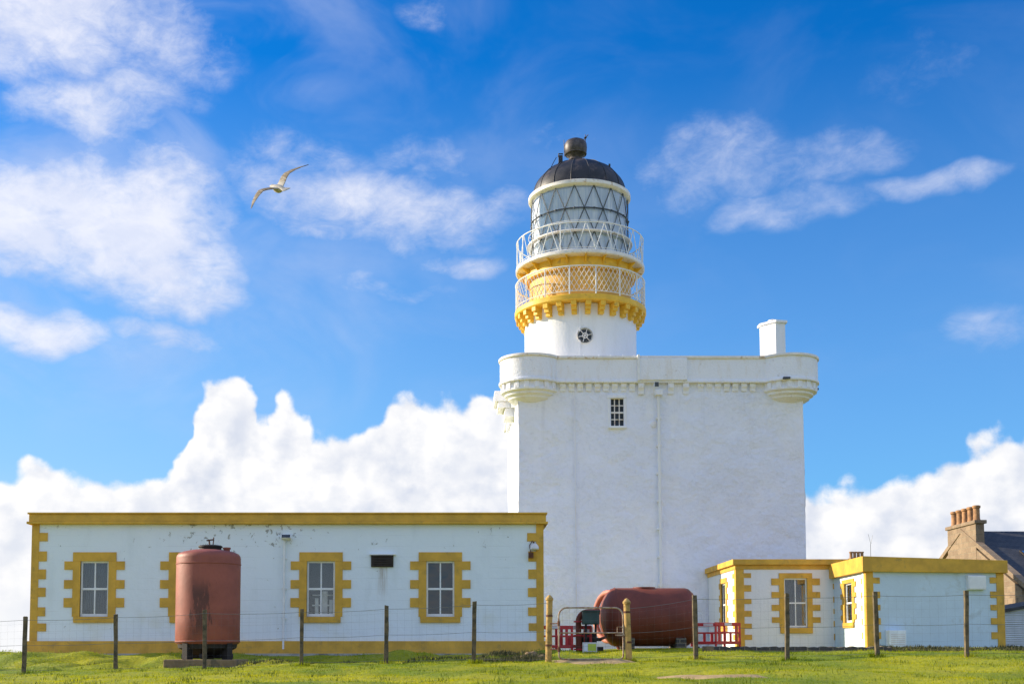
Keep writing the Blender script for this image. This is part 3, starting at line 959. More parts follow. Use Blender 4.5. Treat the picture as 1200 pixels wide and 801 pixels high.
w = thing_part('window', L, (0.5 * (kw0 + kw1), YT, kwz0))
s = MB().box(kw0 - .12, kw1 + .1, YT - .05, YT + .3, kwz1, kwz1 + .14).box(kw0 - .1, kw0, YT - .03, YT + .3, kwz0, kwz1).box(kw1, kw1 + .1, YT - .03, YT + .3, kwz0, kwz1)
s.build('surround', M['parapet'], w, bevel=.01)
MB().box(kw0 - .1, kw1 + .1, YT - .09, YT + .3, kwz0 - .1, kwz0).build('sill', M['parapet'], w, bevel=.01)
s = MB()
for i in range(4):
    x = kw0 + (kw1 - kw0) * i / 3; s.box(x - .02, x + .02, YT + .08, YT + .12, kwz0, kwz1)
for i in range(5):
    z = kwz0 + (kwz1 - kwz0) * i / 4; h = .035 if i == 2 else .02; s.box(kw0, kw1, YT + .075, YT + .115, z - h, z + h)
s.build('frame', M['cream'], w)
MB().box(kw0, kw1, YT + .13, YT + .14, kwz0, kwz1).build('pane', M['interior'], w)

# parapet outline: rectangle with round bartizans on the corners
TR, TI, PO = 1.27, 0.52, 0.17


def outline(off=0.0, box=(kx0, kx1, YT, YT + KD), n=20):
    x0, x1, y0, y1 = box; out = []
    r = TR + off; p = PO + off
    c = TI
    al = math.asin((c + p) / r) if (c + p) < r else PI / 2       # where the straight parapet meets the round
    for (cx_, cy_, a_mid) in ((x0 + c, y0 + c, 225), (x1 - c, y0 + c, 315), (x1 - c, y1 - c, 45), (x0 + c, y1 - c, 135)):
        half = PI / 4 + (PI / 2 - al)
        if a_mid < 200:
            out.append((x1 + p, y1 + p) if a_mid == 45 else (x0 - p, y1 + p)); continue
        for i in range(n + 1):
            a = R(a_mid) - half + 2 * half * i / n
            out.append((cx_ + r * math.cos(a), cy_ + r * math.sin(a)))
    return out


MB().prism(outline(0), zb, zp - .12).build('parapet', M['parapet'], L, smooth=True)
MB().prism(outline(.06), zp - .12, zp).build('coping', M['cream'], L, smooth=True, bevel=.02)
MB().prism(outline(.05), zb - .12, zb).build('string_course', M['parapet'], L, smooth=True, bevel=.02)
# a projecting length over the middle of the front
px0, px1 = W(747, 440, YT).x, W(804, 440, YT).x
MB().box(px0, px1, YT - PO - .12, YT, zb - .03, zp - .12).build('box_machicolation', M['parapet'], L, bevel=.02)
MB().box(px0 - .03, px0 + .05, YT - PO - .18, YT - PO + .05, zb - .05, zp + .02).build('rainwater_pipe', M['trimwhite'], L)
ch = 11 / F * YT
x = kx0 + TI + TR + .05
while x < kx1 - TI - TR:
    big = px0 < x < px1
    d = PO * .8 + (.08 if big else 0); hh = ch * (1.2 if big else .85)
    MB().add([(x - .12, YT, zb - .12), (x - .12, YT - d * .85, zb - .12), (x - .12, YT - d * .85, zb - .12 - hh * .4), (x - .12, YT - d * .45, zb - .12 - hh * .7), (x - .12, YT - d * .4, zb - .12 - hh), (x - .12, YT, zb - .12 - hh),
              (x + .12, YT, zb - .12), (x + .12, YT - d * .85, zb - .12), (x + .12, YT - d * .85, zb - .12 - hh * .4), (x + .12, YT - d * .45, zb - .12 - hh * .7), (x + .12, YT - d * .4, zb - .12 - hh), (x + .12, YT, zb - .12 - hh)],
             [(0, 1, 2, 3, 4, 5), (11, 10, 9, 8, 7, 6)] + [(i, (i + 1) % 6, 6 + (i + 1) % 6, 6 + i) for i in range(6)]).build('corbel', M['parapet'], L, bevel=.012)
    x += .62 if big else .36
y = YT + TI + TR
while y < YT + KD - TI - TR:
    MB().box(kx0 - PO, kx0, y - .1, y + .1, zb - .12 - ch, zb - .12).build('corbel', M['parapet'], L, bevel=.012)
    y += .6
for (cx_, cy_) in ((kx0 + TI, YT + TI), (kx1 - TI, YT + TI)):
    for i in range(18):
        MB(frame(Vector((cx_, cy_, 0)), 2 * PI * i / 18)).box(TR - .25, TR - .03, -.1, .1, zb - .12 - ch * .75, zb - .12).build('corbel', M['parapet'], L, bevel=.012)
for (cx_, cy_) in ((kx0 + TI, YT + TI), (kx1 - TI, YT + TI)):
    MB().lathe([(TR - .1, zb - .12), (TR - .1, zb - .36), (TR - .05, zb - .38), (TR - .05, zb - .46), (TR - .2, zb - .52), (TR - .2, zb - .60),
                (TR - .34, zb - .68), (TR - .36, zb - .74), (TR - .52, zb - .84), (TR - .9, zb - .98)], (cx_, cy_, 0), 48).build('turret_base', M['parapet'], L, smooth=True)
# corbelled box on the sunny left face
MB().box(kx0 - .9, kx0 + .05, 52.2, 54.0, ZZ(474, 53), ZZ(462, 53)).build('side_oriel', M['parapet'], L, bevel=.03)
MB().box(kx0 - .75, kx0 + .05, 52.3, 53.9, ZZ(481, 53), ZZ(474, 53) - .003).build('oriel_corbel', M['parapet'], L, bevel=.03)
MB().box(kx0 - .45, kx0 + .05, 52.4, 53.8, ZZ(491, 53), ZZ(481, 53) - .003).build('oriel_corbel', M['parapet'], L, bevel=.03)
# spout and bracket on the right turret
q = W(953, 456, YT + .6)
MB().tube([(q.x - .35, q.y, q.z - .02), (q.x + .22, q.y, q.z + .02)], .05, 10).build('spout', M['astragal'], L)
q = W(951, 426, YT + .6)
MB().lathe([(0, -.1), (.07, -.08), (.08, .06), (0, .1)], (q.x + .02, q.y, q.z), 12).build('wall_fitting', M['astragal'], L)
q = W(921, 443, YT - .75)
MB().box(q.x - .12, q.x + .16, q.y - .1, q.y + .25, q.z - .04, q.z + .05).build('flood_lamp', M['astragal'], L, bevel=.01)
# hopper and long downpipe, conductor strip
q = W(771, 458, YT)
MB().prism([(q.x - .15, YT - .3), (q.x + .15, YT - .3), (q.x + .15, YT - .02), (q.x - .15, YT - .02)], q.z - .22, q.z + .02).build('rain_hopper', M['parapet'], L, bevel=.02)
MB().box(q.x - .18, q.x - .02, YT - .36, YT - .32, q.z + .12, q.z + .3).build('inlet', M['astragal'], L)
pp = MB().tube([(q.x, YT - .14, q.z - .2), (q.x + .02, YT - .14, kz0 + .3)], .062, 10)
for i in range(9): pp.box(q.x - .1, q.x + .1, YT - .18, YT + .02, q.z - 1.2 - i * 1.15, q.z - 1.12 - i * 1.15)
pp.build('downpipe', M['white'], L, smooth=True)
q = W(673.5, 460, YT)
MB().box(q.x - .02, q.x + .02, YT - .075, YT - .03, kz0 + .3, zb - .7).build('conductor_strip', M['parapet'], L)
q = W(766, 497, YT)
MB().lathe([(.0, -.07), (.13, -.05), (.14, .0)], (q.x, YT, q.z), 16, axis='y').build('vent_cover', M['parapet'], L, smooth=True)
# chimney over the right turret
YC = YT + 6.6
ch_ = thing_part('chimney', L, W(906, 414, YC))
q = W(906, 414, YC)
zt1 = ZZ(381, YC)
hw = .49
oc = [(q.x + hw * a, q.y + hw * b_) for a, b_ in ((-1, .15), (.02, -1), (1, -.75), (1, 1), (-1, 1))]
MB().prism(oc, zp - .3, zt1).build('stack', M['white'], ch_)
MB().prism([(q.x + (a - q.x) * 1.2, q.y + (b_ - q.y) * 1.2) for a, b_ in oc], zt1, zt1 + .12).build('cap', M['white'], ch_, bevel=.02)
MB().lathe([(.2, 0), (.22, .1), (.16, .13), (.16, .0)], (q.x, q.y, zt1 + .12), 16).build('chimney_pot', M['cream'], ch_)

# --- the round tower
YD = 53.0
dc = W(680, 400, YD)
DX = dc.x
px_m = lambda r, py: r / F * (YD * math.cos(PITCH) + (ZZ(py, YD) - EYE) * math.sin(PITCH))
Zd = lambda py: ZZ(py, YD)
T = L
r0 = px_m(65, 400)
g1t, g1b = Zd(366), Zd(373)
MB().lathe([(r0, zp - .3), (r0, g1b - .02)], (DX, YD, 0), 72).build('tower_drum', M['white'], T, smooth=True)
q = W(673, 400, YD)
MB().box(q.x - .035, q.x + .035, YD - r0 - .04, YD - r0 + .05, zp, g1b).build('conductor_pipe', M['white'], T)
# round window in the drum
pq = thing_part('porthole', T, (W(685.5, 393, YD - r0).x, YD - r0, Zd(393)))
pc = W(685.5, 393, YD - r0 - .04); pr = 7.6 / F * YD
MB().lathe([(pr + .05, -.03), (pr + .05, .12), (pr - .03, .12), (pr - .03, -.03)], (pc.x, pc.y, pc.z), 28, axis='y', cap=False).build('rim', M['cream'], pq)
MB().lathe([(pr, -.005), (pr, .1)], (pc.x, pc.y, pc.z), 28, axis='y').build('pane', M['interior'], pq)
b = MB()
for i in range(3):
    a = PI * i / 3 + .2
    b.tube([(pc.x - pr * math.cos(a), pc.y - .02, pc.z - pr * math.sin(a)), (pc.x + pr * math.cos(a), pc.y - .02, pc.z + pr * math.sin(a))], .018, 6)
b.tube([(pc.x + pr * .38 * math.cos(t), pc.y - .025, pc.z + pr * .38 * math.sin(t)) for t in np.linspace(0, 2 * PI, 16, endpoint=False)], .02, 6, closed=True)
b.build('glazing_bars', M['cream'], pq)
# brackets under the lower gallery
r1 = px_m(76, 366)
nb = 28
for i in range(nb):
    a = 2 * PI * (i + .12) / nb
    fr = frame(Vector((DX, YD, 0)), a)
    bb = MB(fr)
    for k, (ra, za, zb_) in enumerate(((r1 - .03, 0, .2), (r1 - .14, .2, .36), (r1 - .25, .36, .52))):
        bb.box(r0 - .05, ra, -.12 + .002 * k, .12 - .002 * k, g1b - zb_, g1b - za)
    bb.build('bracket', M['yellow'], T, bevel=.015)
MB().lathe([(r0 - .1, g1b), (r1 - .02, g1b), (r1 + .02, g1b + .05), (r1 + .02, g1t - .04), (r1 - .02, g1t), (r0 - .3, g1t)], (DX, YD, 0), 72).build('lower_gallery_floor', M['yellow'], T, smooth=True)
r2 = px_m(59, 345)
g2t, g2b = Zd(316), Zd(321)
MB().lathe([(r2, g1t), (r2, g2b - .5), (r2 + .08, g2b - .45)], (DX, YD, 0), 72, cap=False).build('gallery_room_wall', M['buff'], T, smooth=True)
r3 = px_m(64, 320)
MB().lathe([(r2 + .06, g2b - .5), (r3, g2b - .46), (r3, g2b)], (DX, YD, 0), 72, cap=False).build('yellow_band', M['yellow'], T, smooth=True)
r4 = px_m(75, 316)
MB().lathe([(r3 - .3, g2b), (r4 - .05, g2b), (r4, g2b + .04), (r4, g2t - .03), (r4 - .03, g2t), (r3 - .8, g2t)], (DX, YD, 0), 72).build('upper_gallery_floor', M['cream'], T, smooth=True)
for i in range(20):
    a = 2 * PI * i / 20
    MB(frame(Vector((DX, YD, 0)), a)).add([(r3 - .02, -.025, g2b), (r4 - .08, -.025, g2b), (r3 - .02, -.025, g2b - .32), (r3 - .02, .025, g2b), (r4 - .08, .025, g2b), (r3 - .02, .025, g2b - .32)],
                                          [(0, 1, 2), (3, 5, 4), (0, 3, 4, 1), (1, 4, 5, 2), (0, 2, 5, 3)]).build('gusset', M['yellow'], T)


def cp(a, r, z): return (DX + r * math.cos(a), YD + r * math.sin(a), z)


def ring(b, r, z, rad, n=72, k=6):
    b.tube([cp(2 * PI * i / n, r, z) for i in range(n)], rad, k, closed=True)


# lower railing with lattice panels
rr = r1 - .03
zr = Zd(335)
rb = MB(); ring(rb, rr, zr, .028); ring(rb, rr, g1t + .12, .018)
NP = 16
for i in range(NP):
    a = 2 * PI * (i + .35) / NP
    rb.tube([cp(a, rr, g1t), cp(a, rr, zr)], .032, 6)
rb.build('lower_railing', M['trimwhite'], T, smooth=True)
lt = MB(); NL = 84; hgt = zr - g1t - .12; da = 2 * PI / NL * 3.0
for i in range(NL):
    a = 2 * PI * i / NL
    for sg in (1, -1):
        pts = [cp(a + sg * da * t, rr, g1t + .12 + hgt * t) for t in (0, .33, .66, 1)]
        lt.tube(pts, .0115, 4)
lt.build('railing_lattice', M['trimwhite'], T)
# upper railing with zigzag bars
zr2 = Zd(286)
ru = r4 - .05
rb = MB(); ring(rb, ru, zr2, .026); ring(rb, ru, g2t + .08, .014)
NZ = 22
for i in range(NZ):
    a = 2 * PI * i / NZ; h = PI / NZ
    rb.tube([cp(a, ru, g2t), cp(a + h, ru, zr2)], .018, 5); rb.tube([cp(a + h, ru, zr2), cp(a + 2 * h, ru, g2t)], .018, 5)
for i in range(8):
    a = 2 * PI * (i + .5) / 8; rb.tube([cp(a, ru, g2t), cp(a, ru, zr2)], .022, 5)
rb.build('upper_railing', M['trimwhite'], T, smooth=True)

# lantern
rg = px_m(56.5, 270)
zl0, zl1 = g2t, Zd(238)
LN = thing_part('lantern', T, (DX, YD, zl0))
MB().lathe([(rg - .03, zl0), (rg - .03, zl1)], (DX, YD, 0), 32, cap=False).build('lantern_glass', M['lanternglass'], LN)
MB().lathe([(rg - .12, zl0 + .05), (rg - .12, zl1 - .05)], (DX, YD, 0), 48, cap=False).build('blind', M['lens'], LN, smooth=True)
MB().lathe([(rg - .5, zl0), (rg + .03, zl0), (rg + .03, zl0 + .1), (rg - .04, zl0 + .1)], (DX, YD, 0), 64).build('curb', M['cream'], LN, smooth=True)
ab = MB(); ring(ab, rg, zl0 + (zl1 - zl0) * .667, .032, 64)
NA = 16; rows = [zl0, zl0 + (zl1 - zl0) * .333, zl0 + (zl1 - zl0) * .667, zl1]
# straight diagonal bars: long crossings from the curb to the top ring
for i in range(NA):
    a = 2 * PI * i / NA; h = PI / NA
    for sg in (1, -1):
        pts = []
        for k, z in enumerate(rows):
            turn = k * h * sg
            pts.append((a + turn, z))
        for (a0, z0), (a1, z1) in zip(pts[:-1], pts[1:]):
            n = 4
            ab.tube([cp(a0 + (a1 - a0) * t / n, rg, z0 + (z1 - z0) * t / n) for t in range(n + 1)], .019, 4)
ab.build('astragals', M['astragal'], LN)
nb_ = MB()
for i in range(NA):
    c_ = cp(2 * PI * (i + .5) / NA, rg + .01, rows[2]); nb_.lathe([(0, -.05), (.05, -.03), (.05, .03), (0, .05)], c_, 8)
nb_.build('joint_bosses', M['astragal'], LN)
rm = px_m(61, 290); zm = Zd(290)
MB().lathe([(rg - .02, zm - .03), (rm, zm - .04), (rm + .02, zm), (rm, zm + .04), (rg - .02, zm + .03)], (DX, YD, 0), 72, cap=False).build('cleaning_ledge', M['cream'], LN, smooth=True)
hd = MB(); zh = Zd(279); ring(hd, rg + .12, zh, .014, 60, 5)
for i in range(24):
    a = 2 * PI * i / 24; hd.tube([cp(a, rg, zh), cp(a, rg + .12, zh)], .012, 4)
hd.build('hand_rail', M['trimwhite'], LN)
rd = px_m(59.5, 236)
zd0 = Zd(238); 
MB().lathe([(rg - .1, zd0 - .05), (rd - .08, zd0 - .02), (rd, zd0 + .06), (rd, zd0 + .2), (rd - .12, zd0 + .26), (rg - .5, zd0 + .28)], (DX, YD, 0), 72, cap=False).build('gutter_ring', M['cream'], LN, smooth=True)
rdm = px_m(54, 225)
zdt = Zd(191.5)
hd_ = zdt - (zd0 + .24)
prof = [(rdm * math.cos(t), zd0 + .24 + hd_ * math.sin(t)) for t in np.linspace(0, PI / 2 * .93, 16)]
DM = MB().lathe(prof, (DX, YD, 0), 64).build('dome', M['dome'], LN, smooth=True)
b = MB()
for i in range(16):
    a = 2 * PI * (i + .3) / 16
    b.tube([cp(a, r + .005, z) for r, z in prof], .02, 4)
b.build('dome_ribs', M['dome'], DM)
vb = Zd(188)
MB().lathe([(.50, zdt - .35), (.46, zdt - .1), (.34, zdt + .02), (.36, zdt + .12), (.28, zdt + .22), (.30, zdt + .28), (.42, zdt + .36), (.50, zdt + .5), (.52, zdt + .72), (.50, zdt + .9), (.42, zdt + 1.02), (.26, zdt + 1.1), (.0, zdt + 1.13)],
           (DX - .15, YD, 0), 28).build('roof_ventilator', M['vent'], LN, smooth=True)
b = MB()
for z_, r_ in ((zdt + .08, .37), (zdt + .42, .47)):
    b.tube([(DX - .15 + r_ * math.cos(t), YD + r_ * math.sin(t), z_) for t in np.linspace(0, 2 * PI, 24, endpoint=False)], .035, 6, closed=True)
b.tube([(DX + .3, YD, zdt + .7), (DX + .3, YD, zdt + 1.35)], .018, 5).tube([(DX - .66, YD, zdt + .3), (DX - .68, YD, zdt + 1.1)], .014, 5)
b.lathe([(0, -.07), (.07, 0), (0, .07)], (DX + .3, YD, zdt + 1.2), 10)
b.tube([(DX + .22, YD, zdt + 1.1), (DX + .42, YD - .05, zdt + 1.32)], .022, 5)
b.build('wind_vane', M['vent'], LN, smooth=True)
b = MB()      # hand holds and a small hatch on the dome
for sg in (-1, 1):
    b.tube([(DX - 1.0 + sg * .12 - k * .13, YD - 1.1 + k * .02, zdt - .18 - k * .22 - k * k * .012) for k in range(6)], .016, 5)
b.box(DX - 1.0, DX - .82, YD - .9, YD - .7, zdt - .35, zdt + .0)
b.box(DX + 1.25, DX + 1.33, YD - .8, YD - .72, zdt - .75, zdt - .35)
b.tube([(DX - 1.0, YD - .8, zdt - .05), (DX - 1.0, YD - .8, zdt + .1), (DX - .8, YD - .8, zdt + .1)], .03, 6)
b.build('dome_fittings', M['dome'], LN)

# railing stanchions on the keep roof edge
b = MB()
for px in (684, 702, 716, 730, 743):
    q = W(px, 416, YT); b.lathe([(.04, 0), (.05, .04), (0, .09)], (q.x, YT, zp), 8)
b.build('parapet_studs', M['trimwhite'], L)


# ------------------------------------------------------------------ two small white buildings on the right
def small_building(name, label, pts, zbot, ztopfront, fascia_bot, holes, fascia_tops, over=.12, felt=True):
    o = thing(name, (pts[0][0], pts[0][1], zbot), label, 'building')
    return o


# B1
YB = 44.0
bx0 = W(863, 700, YB).x; bx1 = W(1010, 700, YB).x
bz0 = gz(10, 43) - .25
bt = ZZ(661.5, YB); btt = ZZ(655, YB)
B1 = thing('store_building', (bx0, YB, bz0), 'small white flat-roofed outbuilding against the keep, sash window with blocked ochre surround', 'building')
h1 = (W(919, 700, YB).x, W(946, 700, YB).x, ZZ(735, YB), ZZ(677, YB))
bw = wall_with_holes(bx0, bx1, bz0, bt, YB, YB + .3, [h1])
ybk = YT - .05
sw0, sw1 = YB + 1.7, YB + 2.5
szz0, szz1 = ZZ(733, YB + 2), ZZ(683, YB + 2)
fr = frame(Vector((bx0, YB + .3, 0)), -PI / 2)
# side wall facing the sun; frame x runs toward the camera
side = wall_with_holes(-(ybk - YB - .3), 0, bz0, bt, 0, .3, [(-(sw1 - YB - .3), -(sw0 - YB - .3), szz0, szz1)], fr)
for src in (side,):
    o = len(bw.v); bw.v += src.v; bw.f += [tuple(k + o for k in f) for f in src.f]
bw.box(bx1 - .3, bx1, YB + .3, ybk, bz0, bt).box(bx0 + .3, bx1 - .3, ybk - .3, ybk, bz0, bt)
bw.build('wall', M['white'], B1)
MB().box(bx0 - .14, bx1 + .1, YB - .14, ybk, bt, btt).build('fascia', M['ochre'], B1, bevel=.012)
MB().box(bx0 - .04, bx1 + .02, YB - .04, ybk, bt - .16, bt - .001).build('frieze', M['ochre'], B1, bevel=.006)
q = MB()
s1, s2 = 9 / F * YB, 17.5 / F * YB
q.box(bx0 - .025, bx0 + s1, YB - .025, YB + .25, bz0, bt - .16)
for t0, t1 in ((671, 676.5), (685, 692.5), (701, 707), (715, 722), (730, 736), (743, 749)):
    q.box(bx0 + s1, bx0 + s2, YB - .023, YB, ZZ(t1, YB), ZZ(t0, YB))
    q.box(bx0 - .023, bx0, YB + .25, YB + .55, ZZ(t1, YB), ZZ(t0, YB))
q.build('quoins', M['ochre'], B1, bevel=.006)
sash_window(B1, ((h1[0] + h1[1]) / 2, YB), 0, (h1[1] - h1[0]) / 2, h1[2], h1[3], 6 / F * YB, 19.5 / F * YB,
            [(ZZ(b_, YB), ZZ(a, YB)) for a, b_ in ((677.2, 685), (693, 700), (708, 715), (722.5, 729))], 9 / F * YB, 6.5 / F * YB, glass='clear', back='curtain')
sash_window(B1, (bx0, (sw0 + sw1) / 2), -PI / 2, (sw1 - sw0) / 2, szz0, szz1, .2, .56, [(szz0 + .1 + k * .45, szz0 + .32 + k * .45) for k in range(4)], .2, .2, glass='glass')

# B2
Y2 = 40.3
cx0 = W(1015.5, 700, Y2).x
Y2r = 41.0
cx1 = W(1175.5, 700, Y2r).x
Y2b = 44.4
cxb = W(973.5, 700, Y2b).x
cz0 = gz(14, 40) - .25
ct = ZZ(669.5, Y2); ctt = ZZ(651.5, Y2)
B2 = thing('annex_building', (cx0, Y2, cz0), 'small white outbuilding nearest the right edge with deep ochre fascia and a blank front wall', 'building')
ang = math.atan2(Y2r - Y2, cx1 - cx0)
fl_ = math.hypot(Y2r - Y2, cx1 - cx0)
frf = frame(Vector((cx0, Y2, 0)), ang)
bw = wall_with_holes(0, fl_, cz0, ct, 0, .3, [], frf)
sang = math.atan2(Y2 - Y2b, cx0 - cxb)
sl2 = math.hypot(Y2 - Y2b, cx0 - cxb)
frs = frame(Vector((cxb, Y2b, 0)), sang)


def on_side(px):    # distance along the side wall where a pixel column meets it
    t = 0
    for k in range(400):
        t = sl2 * k / 400; P = frs @ Vector((t, 0, 0))
        if W(px, 700, P.y).x <= P.x: return t
    return t


u0, u1 = on_side(990), on_side(999)
uc = (u0 + u1) / 2; Pc = frs @ Vector((uc, 0, 0))
sz0, sz1 = ZZ(729, Pc.y), ZZ(683, Pc.y)
src = wall_with_holes(0.0, sl2 - .02, cz0, ct, 0.002, .3, [(u0, u1, sz0, sz1)], frs)
o = len(bw.v); bw.v += src.v; bw.f += [tuple(k + o for k in f) for f in src.f]
Pr = Vector((cx1, Y2r, 0)); Pb = Vector((cx1 + .35, Y2b + .5, 0))
b_side = MB().prism([(Pr.x - .3, Pr.y + .31), (Pr.x - .001, Pr.y + .31), (Pb.x, Pb.y), (Pb.x - .3, Pb.y)], cz0, ct - .01)
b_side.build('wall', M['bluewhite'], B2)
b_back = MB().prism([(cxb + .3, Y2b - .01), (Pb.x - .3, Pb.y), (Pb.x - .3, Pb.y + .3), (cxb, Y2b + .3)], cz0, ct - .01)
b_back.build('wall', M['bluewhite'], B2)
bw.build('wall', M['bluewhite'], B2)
ov = .13
dxr = ZZ(656.5, Y2r) 
pl = [(cx0 - .16, Y2 - .16), (cx1 + .13, Y2r - .14), (Pb.x + .13, Pb.y + .3), (cxb - .16, Y2b + .3)]
MB().prism(pl, ct, ctt, [ctt, dxr, dxr, ctt]).build('fascia', M['ochre'], B2, bevel=.012)
q = MB(frf)
s1, s2 = .24, .48
rows2 = ((676, 683), (692.5, 700), (708, 714.5), (723.5, 731), (740, 748))
q.box(-.02, s1, -.03, .0, cz0, ct - .002)
q4 = MB(frf); q4.box(fl_ - s1, fl_ + .03, -.03, .3, cz0, ct - .002)
for t0, t1 in rows2:
    q.box(s1, s2, -.028, 0, ZZ(t1, Y2), ZZ(t0, Y2)); q4.box(fl_ - s2, fl_ - s1, -.028, 0, ZZ(t1, Y2r), ZZ(t0, Y2r))
q2 = MB(frs)
q2.box(sl2 - .26, sl2 + .012, -.03, 0.001, cz0, ct - .002)
q3 = MB(frs); q3.box(0, .2, -.03, 0.001, cz0, ct - .002)
for t0, t1 in rows2:
    q2.box(sl2 - .5, sl2 - .26, -.028, 0, ZZ(t1, Y2), ZZ(t0, Y2)); q3.box(.2, .45, -.028, 0, ZZ(t1, Y2), ZZ(t0, Y2))
q2.build('quoins', M['ochre'], B2, bevel=.005)
q3.build('quoins', M['ochre'], B2, bevel=.005)
q4.build('quoins', M['ochre'], B2, bevel=.005)
q.build('quoins', M['ochre'], B2, bevel=.005)
sash_window(B2, (Pc.x, Pc.y), sang, (u1 - u0) / 2, sz0, sz1, .14, (u1 - u0) / 2 + .24, [(sz0 + .1 + k * .38, sz0 + .28 + k * .38) for k in range(4)], .2, .18, glass='clear', cols=1)


def wall_box(name, label, px0, px1, py0, py1, depth, m, cat='box'):
    Yf = Y2 + (px0 - 1015) / 160 * .7
    a = W(px0, py1, Yf); c = W(px1, py0, Yf)
    o = thing(name, (a.x, Yf, a.z), label, cat)
    return o, a, c, Yf


o, a, c, Yf = wall_box('meter_box', 'white square box fixed high on the blank front wall of the right outbuilding', 1132, 1154, 674, 690.5, .2, 'trimwhite')
fr = frame(Vector((a.x, Yf, 0)), ang); wd = c.x - a.x
MB(fr).box(0, wd, -.16, .02, a.z, c.z).build('housing', M['trimwhite'], o, bevel=.012)
MB(fr).box(.03, wd - .03, -.172, -.161, a.z + .03, c.z - .03).build('door', M['trimwhite'], o, bevel=.004)
o, a, c, Yf = wall_box('heat_pump_box', 'pale boxy unit on the ground at the left foot of the blank front wall', 1037.5, 1058, 738, 757, .3, 'paleblue')
fr = frame(Vector((a.x, Yf, 0)), ang); wd = c.x - a.x
MB(fr).box(0, wd, -.3, -.02, a.z - .02, c.z).build('housing', M['paleblue'], o, bevel=.015)
b = MB(fr)
for i in range(6): b.box(.05, wd - .05, -.31, -.302, a.z + .06 + i * .065, a.z + .085 + i * .065)
b.build('grille', M['reflect'], o)
MB(fr).box(.03, .1, -.28, -.04, a.z - .12, a.z - .02).box(wd - .1, wd - .03, -.28, -.04, a.z - .12, a.z - .02).build('feet', M['darksteel'], o)

# low dark retaining wall with a pale end stone
YR = 38.0
rx0, rx1 = W(836.5, 760, YR).x, W(1045, 760, YR).x
rz0 = EYE - .3
rt = ZZ(757.5, YR)
rw = MB(); n = 60
vs = []
for i in range(n + 1):
    x = rx0 + (rx1 - rx0) * i / n; zt_ = rt + .018 * math.sin(i * 1.9) + .012 * math.sin(i * .7)
    for (y_, z_) in ((YR + .02 * math.sin(i * 2.3), rz0), (YR + .02 * math.sin(i * 2.3), zt_), (YR + .35, zt_), (YR + .35, rz0)): vs.append((x, y_, z_))
fs = []
for i in range(n):
    for k in range(4): fs.append((4 * i + k, 4 * i + (k + 1) % 4, 4 * i + 4 + (k + 1) % 4, 4 * i + 4 + k))
fs += [(0, 1, 2, 3), (4 * n + 3, 4 * n + 2, 4 * n + 1, 4 * n)]
rw.add(vs, fs)
RW = thing('garden_wall', (rx0, YR, rz0), 'low dark rubble retaining wall before the right outbuildings, pale block at its left end', 'wall')
rw.build('rubble_face', M['rubble'], RW)
ex = W(826.5, 760, YR).x
MB().box(ex, rx0 - .004, YR - .06, YR + .5, rz0, ZZ(756.5, YR)).build('end_stone', M['concrete'], RW, bevel=.02)

# ------------------------------------------------------------------ stone house beyond, far right
YA = 61.8
SX = 26.0
HS = thing('stone_house', (SX, 55, EYE - 1), 'sandstone house with slate roof and tall chimney with five pots at the far right', 'house')
eave_z, ridge_z = EYE + 2.95, EYE + 6.15
yb_ = 2 * YA - 55
MB().add([(SX, 55.3, EYE - 1), (SX, yb_ - .3, EYE - 1), (SX, yb_ - .3, eave_z), (SX, YA, ridge_z - .1), (SX, 55.3, eave_z),
          (SX + 12, 55.3, EYE - 1), (SX + 12, yb_ - .3, EYE - 1), (SX + 12, yb_ - .3, eave_z), (SX + 12, YA, ridge_z - .1), (SX + 12, 55.3, eave_z)],
         [(0, 1, 2, 3, 4), (9, 8, 7, 6, 5), (0, 4, 9, 5), (1, 6, 7, 2), (4, 3, 8, 9), (2, 7, 8, 3), (0, 5, 6, 1)]).build('wall', M['sandstone'], HS)
rf = MB()
for (ya, yb2) in ((55.0, YA), (yb_, YA)):
    rf.add([(SX + .28, ya, eave_z - .02), (SX + 12, ya, eave_z - .02), (SX + 12, yb2, ridge_z + .05), (SX + .28, yb2, ridge_z + .05),
            (SX + .28, ya, eave_z + .1), (SX + 12, ya, eave_z + .1), (SX + 12, yb2, ridge_z + .17), (SX + .28, yb2, ridge_z + .17)],
           [(0, 3, 2, 1), (4, 5, 6, 7), (0, 1, 5, 4), (1, 2, 6, 5), (2, 3, 7, 6), (3, 0, 4, 7)])
RFo = rf.build('roof', M['slate'], HS)
sk = MB()
for (ya, yb2) in ((54.9, YA - .001), (yb_ + .1, YA + .001)):
    sk.add([(SX - .06, ya, eave_z), (SX + .3, ya, eave_z), (SX + .3, yb2, ridge_z + .07), (SX - .06, yb2, ridge_z + .07),
            (SX - .06, ya, eave_z + .24), (SX + .3, ya, eave_z + .24), (SX + .3, yb2, ridge_z + .31), (SX - .06, yb2, ridge_z + .31)],
           [(0, 3, 2, 1), (4, 5, 6, 7), (0, 1, 5, 4), (1, 2, 6, 5), (2, 3, 7, 6), (3, 0, 4, 7)])
sk.build('gable_coping', M['sandstone'], HS)
st = ZZ(613, 60)
CH = MB().box(SX - .02, SX + .42, 60.0, 63.5, EYE + 4, st).build('chimney', M['sandstone'], HS, bevel=.02)
MB().box(SX - .1, SX + .52, 59.9, 63.6, st, st + .18).build('chimney_cap', M['sandstone'], CH, bevel=.02)
for i in range(5):
    MB().lathe([(.19, 0), (.16, .12), (.155, .62), (.2, .66), (.2, .76), (.15, .78), (.13, .4)], (SX + .2, 60.35 + i * .68, st + .18), 14).build('chimney_pot', M['pot'], CH, smooth=True)
fr_sky = []
n_ = Vector((0, -(ridge_z - eave_z), (YA - 55))).normalized()
